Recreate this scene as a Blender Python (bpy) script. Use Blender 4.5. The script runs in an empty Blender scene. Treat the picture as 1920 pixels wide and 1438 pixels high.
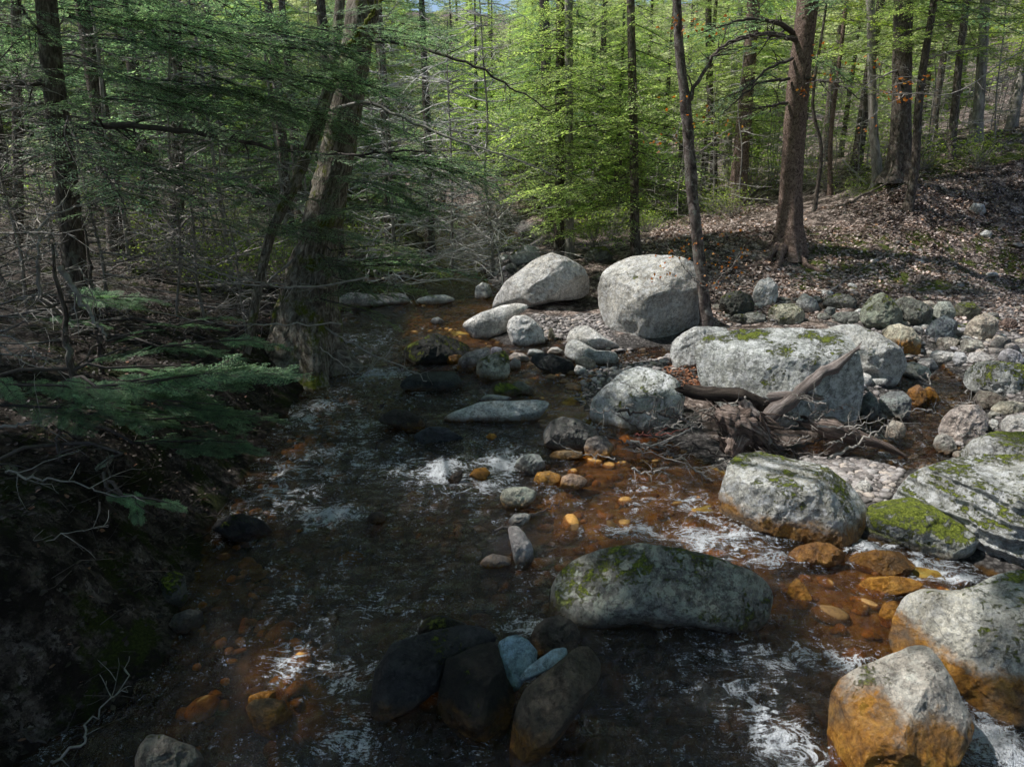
import bpy, bmesh, math, random
import numpy as np
from mathutils import Vector
random.seed(7); rng = np.random.default_rng(11)
sc = bpy.context.scene; col = sc.collection
R = math.radians

# ------------------------------------------------------------------ camera
F = 1274.0; CX, CY = 960.0, 719.0; PITCH = R(17.0); CAM = np.array([0.0, 0.0, 3.0])
FWD = np.array([0, math.cos(PITCH), -math.sin(PITCH)]); UP = np.array([0, math.sin(PITCH), math.cos(PITCH)]); RT = np.array([1.0, 0, 0])
cam = bpy.data.cameras.new("camera"); cam.sensor_width = 36; cam.lens = 36 * F / 1920; cam.clip_start = .05; cam.clip_end = 600
camo = bpy.data.objects.new("camera", cam); col.objects.link(camo)
camo.location = CAM; camo.rotation_euler = (R(90) - PITCH, 0, 0); sc.camera = camo
def ray(px, py):
    return FWD + RT * ((px - CX) / F) + UP * ((CY - py) / F)          # unit depth along the view axis
def atd(px, py, d):                                                   # point at forward distance y = d
    r = ray(px, py); return CAM + r * (d / r[1])
def atz(px, py, z):
    r = ray(px, py); return CAM + r * ((z - CAM[2]) / r[2])
def proj(P):
    q = P - CAM; dz = np.maximum(q @ FWD, 1e-3)
    return CX + F * (q @ RT) / dz, CY - F * (q @ UP) / dz

# ------------------------------------------------------------------ numpy noise
def _h(ix, iy, iz, s):
    h = (ix.astype(np.int64) * 374761393 + iy.astype(np.int64) * 668265263 + iz.astype(np.int64) * 2147483647 + s * 1274126177) & 0xffffffff
    h = ((h ^ (h >> 13)) * 1274126177) & 0xffffffff; h = h ^ (h >> 16)
    h = (h * 2246822519) & 0xffffffff; h = h ^ (h >> 15)
    return (h & 0xffffff) / float(0xffffff) * 2 - 1
def vn(P, s=0):
    P = np.asarray(P, float); I = np.floor(P); f = P - I; f = f * f * f * (f * (f * 6 - 15) + 10); I = I.astype(np.int64)
    x, y, z = I[:, 0], I[:, 1], I[:, 2]; fx, fy, fz = f[:, 0], f[:, 1], f[:, 2]; r = 0
    for a in (0, 1):
        wa = fx if a else 1 - fx
        for b in (0, 1):
            wb = fy if b else 1 - fy
            for c in (0, 1):
                r = r + wa * wb * (fz if c else 1 - fz) * _h(x + a, y + b, z + c, s)
    return r
def fbm(P, o=4, s=0, g=.5):
    P = np.asarray(P, float); a = 1.0; t = 0; n = 0
    for i in range(o):
        t = t + a * vn(P * (2.03 ** i) + i * 17.3, s + i); n += a; a *= g
    return t / n
def sstep(a, b, x):
    t = np.clip((x - a) / (b - a), 0, 1); return t * t * (3 - 2 * t)

# ------------------------------------------------------------------ mesh building
def build(name, parts, mat, parent=None, smooth=False, uv=None, loc=None):
    """parts: list of (V, F) arrays (F of any one width each) -> ONE mesh object"""
    Vs, LV, LS, LT = [], [], [], []; off = 0; ls = 0
    for V, Fc in parts:
        Fc = np.asarray(Fc, np.int64)
        Vs.append(V); LV.append((Fc + off).ravel()); k = Fc.shape[1]
        LS.append(ls + np.arange(len(Fc)) * k); LT.append(np.full(len(Fc), k)); ls += Fc.size; off += len(V)
    V = np.concatenate(Vs).astype(np.float32); LV = np.concatenate(LV).astype(np.int32)
    LS = np.concatenate(LS).astype(np.int32); LT = np.concatenate(LT).astype(np.int32)
    o3 = None
    if loc is not None: V = V - np.asarray(loc, np.float32)
    me = bpy.data.meshes.new(name)
    me.vertices.add(len(V)); me.vertices.foreach_set("co", V.ravel())
    me.loops.add(len(LV)); me.loops.foreach_set("vertex_index", LV)
    me.polygons.add(len(LS)); me.polygons.foreach_set("loop_start", LS); me.polygons.foreach_set("loop_total", LT)
    if smooth: me.polygons.foreach_set("use_smooth", np.ones(len(LS), bool))
    if uv is not None:
        l = me.uv_layers.new(name="UVMap"); l.data.foreach_set("uv", np.asarray(uv, np.float32)[LV].ravel())
    me.update(calc_edges=True); me.validate()
    if mat: me.materials.append(mat)
    o = bpy.data.objects.new(name, me); col.objects.link(o)
    if loc is not None: o.location = [float(c) for c in loc]
    if parent is not None:
        o.parent = parent
        if loc is not None: o.location = Vector([float(c) for c in loc]) - parent.location
        else:
            o.location = -parent.location
    return o
def brief(t):
    for w in ("the ", "a ", "its ", "and ", "of "):
        while len(t.split()) > 16 and " " + w in t: t = t.replace(" " + w, " ", 1)
    if len(t.split()) > 16: print("LONG", t)
    return t
def tag(o, label=None, cat=None, group=None, kind=None):
    if label: label = brief(label)
    if label: o["label"] = label
    if cat: o["category"] = cat
    if group: o["group"] = group
    if kind: o["kind"] = kind
    return o
def empty(name, loc, label, cat, group=None):
    o = bpy.data.objects.new(name, None); col.objects.link(o); o.location = [float(c) for c in loc]; o.empty_display_size = .2
    return tag(o, label, cat, group)
def dup(root, loc, rz, s, label=None, group=None):
    r = root.copy(); col.objects.link(r); r.location = loc; r.rotation_euler = (0, 0, rz); r.scale = (s, s, s)
    if label: r["label"] = label
    if group: r["group"] = group
    for ch in list(root.children):
        c = ch.copy(); col.objects.link(c); c.parent = r
    return r
def smooth_path(P, n):
    """Catmull-Rom resample of the rows of P (any width) to n points"""
    P = np.asarray(P, float)
    if len(P) < 3:
        t = np.linspace(0, 1, n)[:, None]; return P[0] * (1 - t) + P[-1] * t
    E = np.vstack([2 * P[0] - P[1], P, 2 * P[-1] - P[-2]]); m = len(P) - 1
    out = []
    for t in np.linspace(0, m - 1e-6, n):
        i = int(t); f = t - i; a, b, c, d = E[i], E[i + 1], E[i + 2], E[i + 3]
        out.append(.5 * (2 * b + (c - a) * f + (2 * a - 5 * b + 4 * c - d) * f * f + (3 * b - a - 3 * c + d) * f ** 3))
    return np.array(out)
def tube(P, r, sides=5, rough=0, seed=0, flare=0, lobes=5, fscale=3.0):
    """P (n,3), r (n,) -> V, F, UV (metres)"""
    P = np.asarray(P, float); r = np.asarray(r, float); n = len(P)
    T = np.gradient(P, axis=0); T /= np.linalg.norm(T, axis=1)[:, None] + 1e-9
    ref = np.array([0, 0, 1.0]) if abs(T[:, 2]).mean() < .8 else np.array([0, 1.0, 0])
    A = np.cross(T, ref); A /= np.linalg.norm(A, axis=1)[:, None] + 1e-9; B = np.cross(T, A)
    th = np.arange(sides) / sides * 2 * math.pi
    s = np.concatenate([[0], np.cumsum(np.linalg.norm(np.diff(P, axis=0), axis=1))])
    rr = np.repeat(r[:, None], sides, 1)
    if flare:
        ex = np.exp(-s / flare)[:, None]; rr = rr * (1 + ex * (.75 + .55 * np.cos(th * lobes + seed)[None, :] + .25 * np.cos(th * 2 + seed * 2)[None, :]))
    D = A[:, None, :] * np.cos(th)[None, :, None] + B[:, None, :] * np.sin(th)[None, :, None]
    if rough:
        q = (P[:, None, :] + D * rr[..., None]); nn = fbm((q * [fscale * 3, fscale * 3, fscale]).reshape(-1, 3), 3, seed).reshape(n, sides)
        rr = rr * (1 + rough * nn)
    V = (P[:, None, :] + D * rr[..., None]).reshape(-1, 3)
    UV = np.stack([np.repeat((th * r.mean())[None, :], n, 0), np.repeat(s[:, None], sides, 1)], -1).reshape(-1, 2)
    i = np.arange(n - 1)[:, None] * sides; j = np.arange(sides)[None, :]; k = (j + 1) % sides
    Fq = np.stack([i + j, i + k, i + sides + k, i + sides + j], -1).reshape(-1, 4)
    return V, Fq, UV
def capped(V, Fq, UV, sides):
    """close both ends of a tube with fans -> list of parts sharing V plus UV"""
    n = len(V); c0 = V[:sides].mean(0); c1 = V[-sides:].mean(0)
    V2 = np.vstack([V, c0, c1]); UV2 = np.vstack([UV, UV[:sides].mean(0), UV[-sides:].mean(0)])
    j = np.arange(sides); k = (j + 1) % sides
    t0 = np.stack([k, j, np.full(sides, n)], -1); t1 = np.stack([n - sides + j, n - sides + k, np.full(sides, n + 1)], -1)
    q = np.vstack([Fq, ])
    tri = np.vstack([t0, t1]); quad_from_tri = np.hstack([tri, tri[:, 2:3]])
    return V2, q, tri, UV2

# ------------------------------------------------------------------ materials
def mat(name):
    m = bpy.data.materials.new(name); m.use_nodes = True; nt = m.node_tree; nt.nodes.clear(); return m, nt
class N:
    def __init__(s, nt): s.nt = nt
    def __call__(s, t, **kw):
        n = s.nt.nodes.new(t)
        for k, v in kw.items():
            if k.startswith("i_"): n.inputs[k[2:].replace("_", " ")].default_value = v
            else: setattr(n, k, v)
        return n
    def l(s, a, b): s.nt.links.new(a, b)
    def math(s, op, a, b=None, c=None, clamp=False):
        n = s.nt.nodes.new("ShaderNodeMath"); n.operation = op; n.use_clamp = clamp
        for i, v in enumerate((a, b, c)):
            if v is None: continue
            if hasattr(v, "links"): s.l(v, n.inputs[i])
            else: n.inputs[i].default_value = v
        return n.outputs[0]
    def noise(s, co, scale, detail=4, rough=.6, dist=0):
        n = s.nt.nodes.new("ShaderNodeTexNoise"); n.inputs["Scale"].default_value = scale; n.inputs["Detail"].default_value = detail
        n.inputs["Roughness"].default_value = rough; n.inputs["Distortion"].default_value = dist
        if co is not None: s.l(co, n.inputs["Vector"])
        return n.outputs["Fac"]
    def ramp(s, fac, stops):
        n = s.nt.nodes.new("ShaderNodeValToRGB"); cr = n.color_ramp
        while len(cr.elements) > 1: cr.elements.remove(cr.elements[-1])
        for i, (p, c) in enumerate(stops):
            e = cr.elements[0] if i == 0 else cr.elements.new(p); e.position = p
            e.color = (c[0], c[1], c[2], 1) if hasattr(c, "__len__") else (c, c, c, 1)
        s.l(fac, n.inputs[0]); return n.outputs[0]
    def mix(s, f, a, b, bt="MIX"):
        n = s.nt.nodes.new("ShaderNodeMix"); n.data_type = "RGBA"; n.blend_type = bt
        for k, v in ((0, f), (6, a), (7, b)):
            if hasattr(v, "links"): s.l(v, n.inputs[k])
            else: n.inputs[k].default_value = v if not hasattr(v, "__len__") else (v[0], v[1], v[2], 1)
        return n.outputs[2]
    def mp(s, co, sc_, loc=(0, 0, 0)):
        n = s.nt.nodes.new("ShaderNodeMapping"); n.inputs["Scale"].default_value = sc_; n.inputs["Location"].default_value = loc
        s.l(co, n.inputs["Vector"]); return n.outputs[0]
    def out(s, sh): 
        o = s.nt.nodes.new("ShaderNodeOutputMaterial"); s.l(sh, o.inputs[0])
    def bump(s, h, strength, dist, prev=None):
        n = s.nt.nodes.new("ShaderNodeBump"); n.inputs["Strength"].default_value = strength; n.inputs["Distance"].default_value = dist
        s.l(h, n.inputs["Height"])
        if prev is not None: s.l(prev, n.inputs["Normal"])
        return n.outputs[0]
WS, W0 = .035, 3.0                                                   # water level: WS * (y - W0)
def wlev(y): return WS * (np.clip(y, -4, 30) - W0)
def wet_height(g, pos):
    s = g("ShaderNodeSeparateXYZ"); g.l(pos, s.inputs[0])
    return g.math("SUBTRACT", s.outputs[2], g.math("MULTIPLY", g.math("SUBTRACT", s.outputs[1], W0), WS))

_rm = {}
def rockmat(base=(.34, .33, .31), moss=.2, wet=.06, amber=.5, lichen=.3, dark=1.0, seed=0, gloss=.0):
    """base colour, moss share, height of the wet band above the water, amber of the wet stone"""
    key = (base, moss, wet, amber, lichen, dark, seed, gloss)
    if key in _rm: return _rm[key]
    m, nt = mat("stone"); g = N(nt)
    geo = g("ShaderNodeNewGeometry"); pos = geo.outputs["Position"]
    oi = g("ShaderNodeObjectInfo"); rnd = oi.outputs["Random"]
    off = g("ShaderNodeCombineXYZ"); g.l(g.math("MULTIPLY", rnd, 37.0), off.inputs[0]); g.l(g.math("MULTIPLY", rnd, 91.0), off.inputs[1])
    va = g("ShaderNodeVectorMath", operation="ADD"); g.l(pos, va.inputs[0]); g.l(off.outputs[0], va.inputs[1]); p = va.outputs[0]
    n1 = g.noise(p, 3.2, 8, .68, .6); n2 = g.noise(p, 38, 6, .75); n3 = g.noise(p, 11, 7, .7, .8); n4 = g.noise(p, 150, 3, .6)
    b = base; k = dark * (1.85 if sum(base) > .9 else (.8 if sum(base) < .45 else 1.2))
    c = g.ramp(n1, [(.28, [x * .5 * k for x in b]), (.45, [x * .85 * k for x in b]), (.6, [x * 1.05 * k for x in b]), (.75, [min(.88, x * 1.3 * k) for x in b])])
    c = g.mix(.95, c, g.ramp(n2, [(.30, .28), (.44, .75), (.56, 1.05), (.70, 1.4)]), "MULTIPLY")
    c = g.mix(.8, c, g.ramp(n3, [(.30, .45), (.45, .85), (.58, 1.08), (.70, 1.3)]), "MULTIPLY")
    c = g.mix(.5, c, g.ramp(n4, [(.35, .6), (.6, 1.2)]), "MULTIPLY")
    stn = g.noise(g.mp(p, (4.5, 4.5, .7)), 1, 6, .7, .6); c = g.mix(.75, c, g.ramp(stn, [(.34, .38), (.47, .85), (.6, 1.12)]), "MULTIPLY")
    c = g.mix(.5, c, g.ramp(g.noise(p, 1.6, 3, .6), [(.35, (.78, .72, .62)), (.65, (1.05, 1.06, 1.1))]), "MULTIPLY")
    vk = g("ShaderNodeTexVoronoi"); vk.feature = "DISTANCE_TO_EDGE"; vk.inputs["Scale"].default_value = 1.7; dn0 = g("ShaderNodeTexNoise"); dn0.inputs["Scale"].default_value = 2.5; dn0.inputs["Detail"].default_value = 6; dn0.inputs["Roughness"].default_value = .7; g.l(p, dn0.inputs["Vector"]); dv0 = g("ShaderNodeVectorMath", operation="ADD"); g.l(g.mp(p, (1, 1, 1.8)), dv0.inputs[0]); g.l(dn0.outputs["Color"], dv0.inputs[1]); g.l(dv0.outputs[0], vk.inputs["Vector"])
    ck = g.math("MAXIMUM", g.ramp(vk.outputs["Distance"], [(.0, .25), (.028, 1)]), g.ramp(g.noise(p, 1.9, 4, .6), [(.5, 0), (.56, 1)])); c = g.mix(.85, c, ck, "MULTIPLY")
    li = g.math("MULTIPLY", g.ramp(g.noise(p, 12, 8, .8), [(.5, 0), (.54, 1)]), lichen)
    c = g.mix(li, c, [min(.82, (x * 1.25 + .04) * k) for x in (b[0] * .92, b[1] * 1.02, b[2] * .93)])
    dk = g.math("MULTIPLY", g.ramp(g.noise(p, 7.5, 9, .85, 1.4), [(.53, 0), (.585, 1)]), .72)
    c = g.mix(dk, c, [x * .22 * k for x in b])
    nz = g("ShaderNodeSeparateXYZ"); g.l(geo.outputs["Normal"], nz.inputs[0])
    mn = g.math("ADD", g.noise(p, 2.6, 4, .65), g.math("ADD", g.math("MULTIPLY", g.math("SUBTRACT", n3, .5), .9), g.math("MULTIPLY", g.math("SUBTRACT", n2, .5), .7)))
    mm = g.math("ADD", g.math("MULTIPLY", nz.outputs[2], .16), mn)
    th = .86 - .36 * moss
    mossm = g.ramp(mm, [(th - .01, 0), (th + .09, 1)]) if moss > 0 else None
    h = wet_height(g, pos); hn = g.math("ADD", h, g.math("ADD", g.math("MULTIPLY", g.math("SUBTRACT", n3, .5), -.16), g.math("MULTIPLY", g.math("SUBTRACT", n1, .5), .45 * min(1.0, wet * 4))))
    wetm = g.ramp(g.math("DIVIDE", hn, 1.0), [(max(wet - .05, 0.001), 1), (max(wet - .05, .001) + .1, 0)])
    wc = g.mix(g.math("MULTIPLY", g.ramp(g.noise(p, 3.1, 5, .65), [(.36, .25), (.55, 1)]), amber), [x * .3 for x in b], g.ramp(n3, [(.3, (.10, .04, .012)), (.5, (.45, .20, .035)), (.68, (.74, .38, .07))]))
    c = g.mix(wetm, c, g.mix(.55, wc, g.ramp(n2, [(.3, .4), (.6, 1.3)]), "MULTIPLY"))
    rough = g.mix(wetm, (.78,) * 3, (.16,) * 3)
    if gloss: rough = g.mix(gloss, rough, (.2,) * 3)
    if mossm is not None:
        mossm = g.math("MULTIPLY", mossm, g.math("SUBTRACT", 1.0, g.math("MULTIPLY", wetm, .8)))
        mc = g.ramp(g.noise(p, 70, 4, .7), [(.3, (.035, .05, .01)), (.48, (.19, .24, .025)), (.66, (.48, .52, .09))])
        c = g.mix(mossm, c, mc)
    bs = g("ShaderNodeBsdfPrincipled"); g.l(c, bs.inputs["Base Color"]); g.l(rough, bs.inputs["Roughness"])
    bs.inputs["Specular IOR Level"].default_value = .35
    vc = g("ShaderNodeTexVoronoi"); vc.feature = "DISTANCE_TO_EDGE"; vc.inputs["Scale"].default_value = 1.7; dn = g("ShaderNodeTexNoise"); dn.inputs["Scale"].default_value = 2.5; dn.inputs["Detail"].default_value = 6; dn.inputs["Roughness"].default_value = .7; g.l(p, dn.inputs["Vector"]); dv = g("ShaderNodeVectorMath", operation="ADD"); g.l(g.mp(p, (1, 1, 1.8)), dv.inputs[0]); g.l(dn.outputs["Color"], dv.inputs[1]); g.l(dv.outputs[0], vc.inputs["Vector"])
    crk = g.math("MULTIPLY", g.ramp(vc.outputs["Distance"], [(0, 0), (.035, 1)]), 1.0); crk = g.math("MAXIMUM", crk, g.ramp(n1, [(.5, 0), (.58, 1)]))
    nb = g.bump(n1, 1, .09); nb = g.bump(crk, .5, .02, nb); nb = g.bump(n3, 1, .045, nb); nb = g.bump(n2, 1, .016, nb)
    if mossm is not None: nb = g.bump(g.math("MULTIPLY", mossm, g.math("ADD", g.noise(p, 90, 3, .7), .8)), 1, .035, nb)
    g.l(nb, bs.inputs["Normal"]); g.out(bs.outputs[0]); _rm[key] = m; return m

def leafmat(name, stops, trans=.45, rough=.5, tint=(1.3, 1.5, .5)):
    m, nt = mat(name); g = N(nt); geo = g("ShaderNodeNewGeometry")
    c = g.ramp(geo.outputs["Random Per Island"], stops)
    big = g.noise(geo.outputs["Position"], 1.1, 3, .6)
    c = g.mix(.8, c, g.ramp(big, [(.3, .5), (.7, 1.5)]), "MULTIPLY"); c = g.mix(.8, c, g.ramp(g.noise(geo.outputs["Position"], 7, 4, .7), [(.32, .4), (.5, .95), (.68, 1.6)]), "MULTIPLY")
    d = g("ShaderNodeBsdfPrincipled"); g.l(c, d.inputs["Base Color"]); d.inputs["Roughness"].default_value = rough
    d.inputs["Specular IOR Level"].default_value = .4
    t = g("ShaderNodeBsdfTranslucent"); g.l(g.mix(1, c, tint, "MULTIPLY"), t.inputs[0])
    mx = g("ShaderNodeMixShader"); mx.inputs[0].default_value = trans; g.l(d.outputs[0], mx.inputs[1]); g.l(t.outputs[0], mx.inputs[2])
    g.out(mx.outputs[0]); return m
def barkmat(name, c0, c1, c2, moss=0, vs=6, bumpd=.02, lich=0, su=22):
    m, nt = mat(name); g = N(nt); uv = g("ShaderNodeUVMap"); co = uv.outputs[0]; geo = g("ShaderNodeNewGeometry"); pos = geo.outputs["Position"]
    st = g.mp(co, (su, vs, 1)); n1 = g.noise(st, 1, 6, .65, 1.2); n2 = g.noise(pos, 45, 5, .7); n3 = g.noise(pos, 2.5, 5, .6)
    c = g.ramp(n1, [(.32, c0), (.5, c1), (.68, c2)])
    c = g.mix(.6, c, g.ramp(n2, [(.3, .5), (.7, 1.4)]), "MULTIPLY")
    c = g.mix(.5, c, g.ramp(n3, [(.3, .55), (.7, 1.35)]), "MULTIPLY")
    if lich: c = g.mix(g.math("MULTIPLY", g.ramp(g.noise(pos, 8, 6, .75), [(.54, 0), (.6, 1)]), lich), c, (.32, .33, .28))
    if moss:
        mk = g.ramp(g.math("ADD", g.noise(pos, 3.5, 5, .7), 0), [(.62 - .3 * moss, 0), (.72 - .3 * moss, 1)])
        c = g.mix(mk, c, g.ramp(n2, [(.3, (.03, .035, .006)), (.6, (.13, .15, .02))]))
    b = g("ShaderNodeBsdfPrincipled"); g.l(c, b.inputs["Base Color"]); b.inputs["Roughness"].default_value = .85; b.inputs["Specular IOR Level"].default_value = .2
    nb = g.bump(n1, 1, bumpd); nb = g.bump(n2, .6, .006, nb); g.l(nb, b.inputs["Normal"]); g.out(b.outputs[0]); return m
def plainmat(name, c0, c1, scale=12, rough=.8, island=True):
    m, nt = mat(name); g = N(nt); geo = g("ShaderNodeNewGeometry"); n = g.noise(geo.outputs["Position"], scale, 5, .7)
    c = g.ramp(n, [(.3, c0), (.7, c1)])
    if island: c = g.mix(.8, c, g.ramp(geo.outputs["Random Per Island"], [(0, .45), (1, 1.5)]), "MULTIPLY")
    b = g("ShaderNodeBsdfPrincipled"); g.l(c, b.inputs["Base Color"]); b.inputs["Roughness"].default_value = rough
    g.out(b.outputs[0]); return m

M_HEM = leafmat("hemlock_needles", [(0, (.11, .19, .13)), (.5, (.28, .42, .26)), (1, (.56, .66, .42))], .55, tint=(1.0, 1.2, .75))  # bluish needles, toned in the colour for trees in shade
M_HEMB = leafmat("sunny_hemlock_needles", [(0, (.22, .32, .12)), (.5, (.42, .56, .20)), (1, (.72, .78, .38))], .55, tint=(1.15, 1.25, .65))  # lit twin of the hemlock needles, sunlight put into the colour
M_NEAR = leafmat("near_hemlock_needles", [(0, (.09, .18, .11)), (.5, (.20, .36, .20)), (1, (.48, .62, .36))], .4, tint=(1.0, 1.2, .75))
M_HAZE = leafmat("far_needles", [(0, (.30, .35, .21)), (.5, (.52, .58, .36)), (1, (.76, .78, .55))], .55, tint=(1.1, 1.15, .75))  # paler, greyer needles for far trees, haze put into the colour
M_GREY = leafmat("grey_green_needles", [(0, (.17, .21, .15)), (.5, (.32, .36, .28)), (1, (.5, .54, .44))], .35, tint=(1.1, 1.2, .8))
M_ORNG = leafmat("young_maple_leaf", [(0, (.42, .10, .02)), (.5, (.55, .20, .03)), (1, (.5, .33, .05))], .5, tint=(1.2, 1, .6))
M_UNDER = leafmat("undergrowth_leaf", [(0, (.14, .21, .05)), (.5, (.28, .36, .08)), (1, (.45, .48, .16))], .5)
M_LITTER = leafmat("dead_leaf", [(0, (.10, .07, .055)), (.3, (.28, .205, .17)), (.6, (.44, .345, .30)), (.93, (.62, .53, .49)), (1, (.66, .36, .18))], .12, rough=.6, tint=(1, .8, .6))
M_LITD = leafmat("shade_dark_leaf", [(0, (.012, .009, .008)), (.5, (.04, .028, .022)), (.93, (.08, .06, .05)), (1, (.25, .11, .06))], .05, rough=.6, tint=(1, .8, .6))  # left bank leaves, the bank's shade put into their colour
M_LITR = leafmat("rusty_dead_leaf", [(0, (.12, .045, .02)), (.5, (.28, .11, .05)), (1, (.42, .2, .11))], .15, rough=.6, tint=(1, .8, .6))
M_BARK = barkmat("hemlock_bark", (.025, .019, .016), (.10, .08, .065), (.24, .20, .17), lich=.3)
M_BARKR = barkmat("reddish_scaly_bark", (.04, .026, .02), (.19, .13, .105), (.36, .27, .22), vs=16, bumpd=.03, su=24)
M_BARKM = barkmat("mossy_bark", (.03, .024, .018), (.16, .135, .105), (.42, .38, .32), moss=.28, lich=.35, bumpd=.035)
M_BARKG = barkmat("grey_smooth_bark", (.09, .08, .07), (.28, .25, .22), (.48, .44, .40), vs=2.2, su=9, bumpd=.006, lich=.4)
M_BARKP = barkmat("patchy_maple_bark", (.03, .024, .022), (.12, .095, .085), (.30, .26, .24), vs=5, su=9, bumpd=.02, lich=.55)
M_TWIG = plainmat("dry_twig", (.14, .125, .11), (.40, .365, .33))
M_BRUSH = plainmat("pale_brush_twig", (.26, .235, .21), (.58, .54, .49))
M_PALE = plainmat("sun_bleached_twig", (.34, .325, .30), (.68, .65, .61))
M_TWIGD = plainmat("dark_twig", (.03, .024, .02), (.1, .08, .07))
M_DRIFT = barkmat("weathered_driftwood", (.05, .04, .035), (.19, .155, .14), (.38, .33, .31), vs=1.4, su=38, bumpd=.02)
M_ROT = barkmat("rotten_wood", (.04, .028, .022), (.20, .145, .12), (.48, .38, .33), vs=2.0, su=44, bumpd=.04)
M_LOGD = barkmat("dark_wet_log", (.008, .006, .005), (.04, .03, .025), (.10, .08, .065), vs=3, su=20, bumpd=.02)

# ------------------------------------------------------------------ terrain
CP = []
def cz(px, py, z): CP.append(atz(px, py, z))
def cd(px, py, d): CP.append(atd(px, py, d))
for a in ((1330, 475, 15), (1480, 440, 15.7), (1475, 560, 13.2), (1340, 560, 13.4), (1920, 545, 14.5), (1920, 245, 20), (1780, 292, 19.5), (1600, 375, 19),
          (1690, 312, 18), (1400, 375, 23), (1250, 400, 24), (1100, 425, 24), (1920, 400, 17.2), (1700, 440, 16.2), (1600, 520, 14.2), (1760, 470, 15.2),
          (1180, 475, 16), (1080, 480, 16.5), (1560, 420, 17), (1850, 330, 18.2), (1250, 440, 18)): cd(*a)
for a in ((1920, 640, .62), (1700, 620, .55), (1500, 600, .5), (1250, 640, .45), (1100, 600, .5), (1000, 610, .45), (1050, 700, .32), (1250, 720, .3), (1500, 800, .25),
          (1920, 760, .45), (1700, 800, .32), (1600, 900, .28), (1750, 950, .3), (1920, 900, .45), (1920, 1060, .3), (2200, 900, .8), (2200, 1100, .7),
          (0, 1438, 1.05), (0, 1000, 1.15), (0, 700, 1.35), (0, 500, 1.75), (200, 1100, .72), (200, 1250, .75), (200, 900, .85), (300, 800, .85), (400, 600, 1.0), (300, 500, 1.35),
          (500, 520, 1.25), (200, 430, 2.1), (430, 760, .65), (480, 700, .8), (640, 480, 1.2), (750, 450, 1.1)): cz(*a)
for a in ((-40, 60, 9), (0, 60, 3.5), (-15, 45, 4), (12, 45, 3.2), (40, 60, 13), (-60, 20, 14), (60, 20, 20), (0, 130, 24), (-80, 120, 40), (80, 120, 40), (0, -30, .5), (-40, -30, 4), (40, -30, 5),
          (-6, -3, 1.6), (9, -2, .8), (16, 5, 1.6), (20, 12, 4), (30, 30, 8), (22, 35, 5.5), (-14, 8, 3.0), (-12, 20, 2.8), (0, 33, 1.6), (5, 33, 2.0), (-4, 32, 2.0), (-160, 0, 30), (160, 0, 40), (0, -160, 12)): CP.append(np.array(a, float))
CP = np.array(CP, float)
def rbf(A, B): return np.linalg.norm(A[:, None, :2] - B[None, :, :2], axis=2)
_n = len(CP); _K = rbf(CP, CP); _Pm = np.hstack([np.ones((_n, 1)), CP[:, :2]])
_A = np.block([[_K - .15 * np.eye(_n), _Pm], [_Pm.T, np.zeros((3, 3))]]); _w = np.linalg.solve(_A, np.concatenate([CP[:, 2], np.zeros(3)]))
def base_z(P):
    out = np.empty(len(P))
    for i in range(0, len(P), 20000):
        q = P[i:i + 20000]; out[i:i + 20000] = rbf(q, CP) @ _w[:_n] + _w[_n] + q[:, :2] @ _w[_n + 1:]
    return out
def wpt(px, py):                                                     # pixel -> point on the water sheet
    r = ray(px, py); t = (WS * (CAM[1] - W0) - CAM[2]) / (r[2] - WS * r[1]); return CAM + r * t
left = [(60, 1438), (240, 1330), (320, 1220), (345, 1120), (385, 990), (450, 900), (520, 800), (565, 725), (600, 650), (615, 598), (640, 560), (720, 530), (790, 505), (770, 478), (800, 462)]
right = [(1000, 450), (985, 475), (900, 500), (930, 545), (955, 570), (895, 615), (950, 650), (1060, 640), (1150, 660), (1240, 650), (1260, 665), (1150, 690), (1100, 690), (1100, 770), (1250, 830), (1330, 880), (1450, 950), (1560, 990), (1620, 1005), (1760, 1045), (1900, 1070), (2300, 1090)]
CH = [(-2.2, -6, 0), (-2.4, -2, 0), (-2.6, .8, 0)] + [tuple(wpt(*p)) for p in left] + [(-5, 33, 0), (-7, 45, 0), (-4.5, 45, 0), (-1.5, 33, 0)] + [tuple(wpt(*p)) for p in right] + [(9, 3.0, 0), (9, -6, 0)]
SIDE = [tuple(wpt(*p)) for p in [(1480, 860), (1560, 800), (1660, 790), (1700, 740), (1640, 700), (1660, 675), (1760, 680), (1830, 740), (1830, 800), (1760, 870), (1690, 880), (1600, 860)]]
def sdist(P, poly):
    Q = np.array(poly, float)[:, :2]; n = len(Q); d = np.full(len(P), 1e9); ins = np.zeros(len(P), bool); X, Y = P[:, 0], P[:, 1]
    for i in range(n):
        a, b = Q[i], Q[(i + 1) % n]; e = b - a
        t = np.clip(((X - a[0]) * e[0] + (Y - a[1]) * e[1]) / (e @ e), 0, 1)
        d = np.minimum(d, np.hypot(X - a[0] - t * e[0], Y - a[1] - t * e[1]))
        c = ((a[1] > Y) != (b[1] > Y)) & (X < (b[0] - a[0]) * (Y - a[1]) / (b[1] - a[1] + 1e-12) + a[0]); ins ^= c
    return np.where(ins, -d, d)
def axis(lo, hi, a, b, st, gr):
    v = list(np.arange(a, b, st)); s = st; x = v[-1]
    while x < hi: s *= gr; x += s; v.append(x)
    s = st; x = v[0]; u = []
    while x > lo: s *= gr; x -= s; u.append(x)
    return np.array(u[::-1] + v)
GX = axis(-170, 170, -7.5, 12.5, .055, 1.05); GY = axis(-170, 170, 1.2, 20, .055, 1.05)
XX, YY = np.meshgrid(GX, GY); PP = np.stack([XX.ravel(), YY.ravel(), np.zeros(XX.size)], -1)
sd = np.minimum(sdist(PP, CH), 9e8); sd2 = sdist(PP, SIDE); jit = fbm(PP * 1.3, 4, 5) * .25
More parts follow.
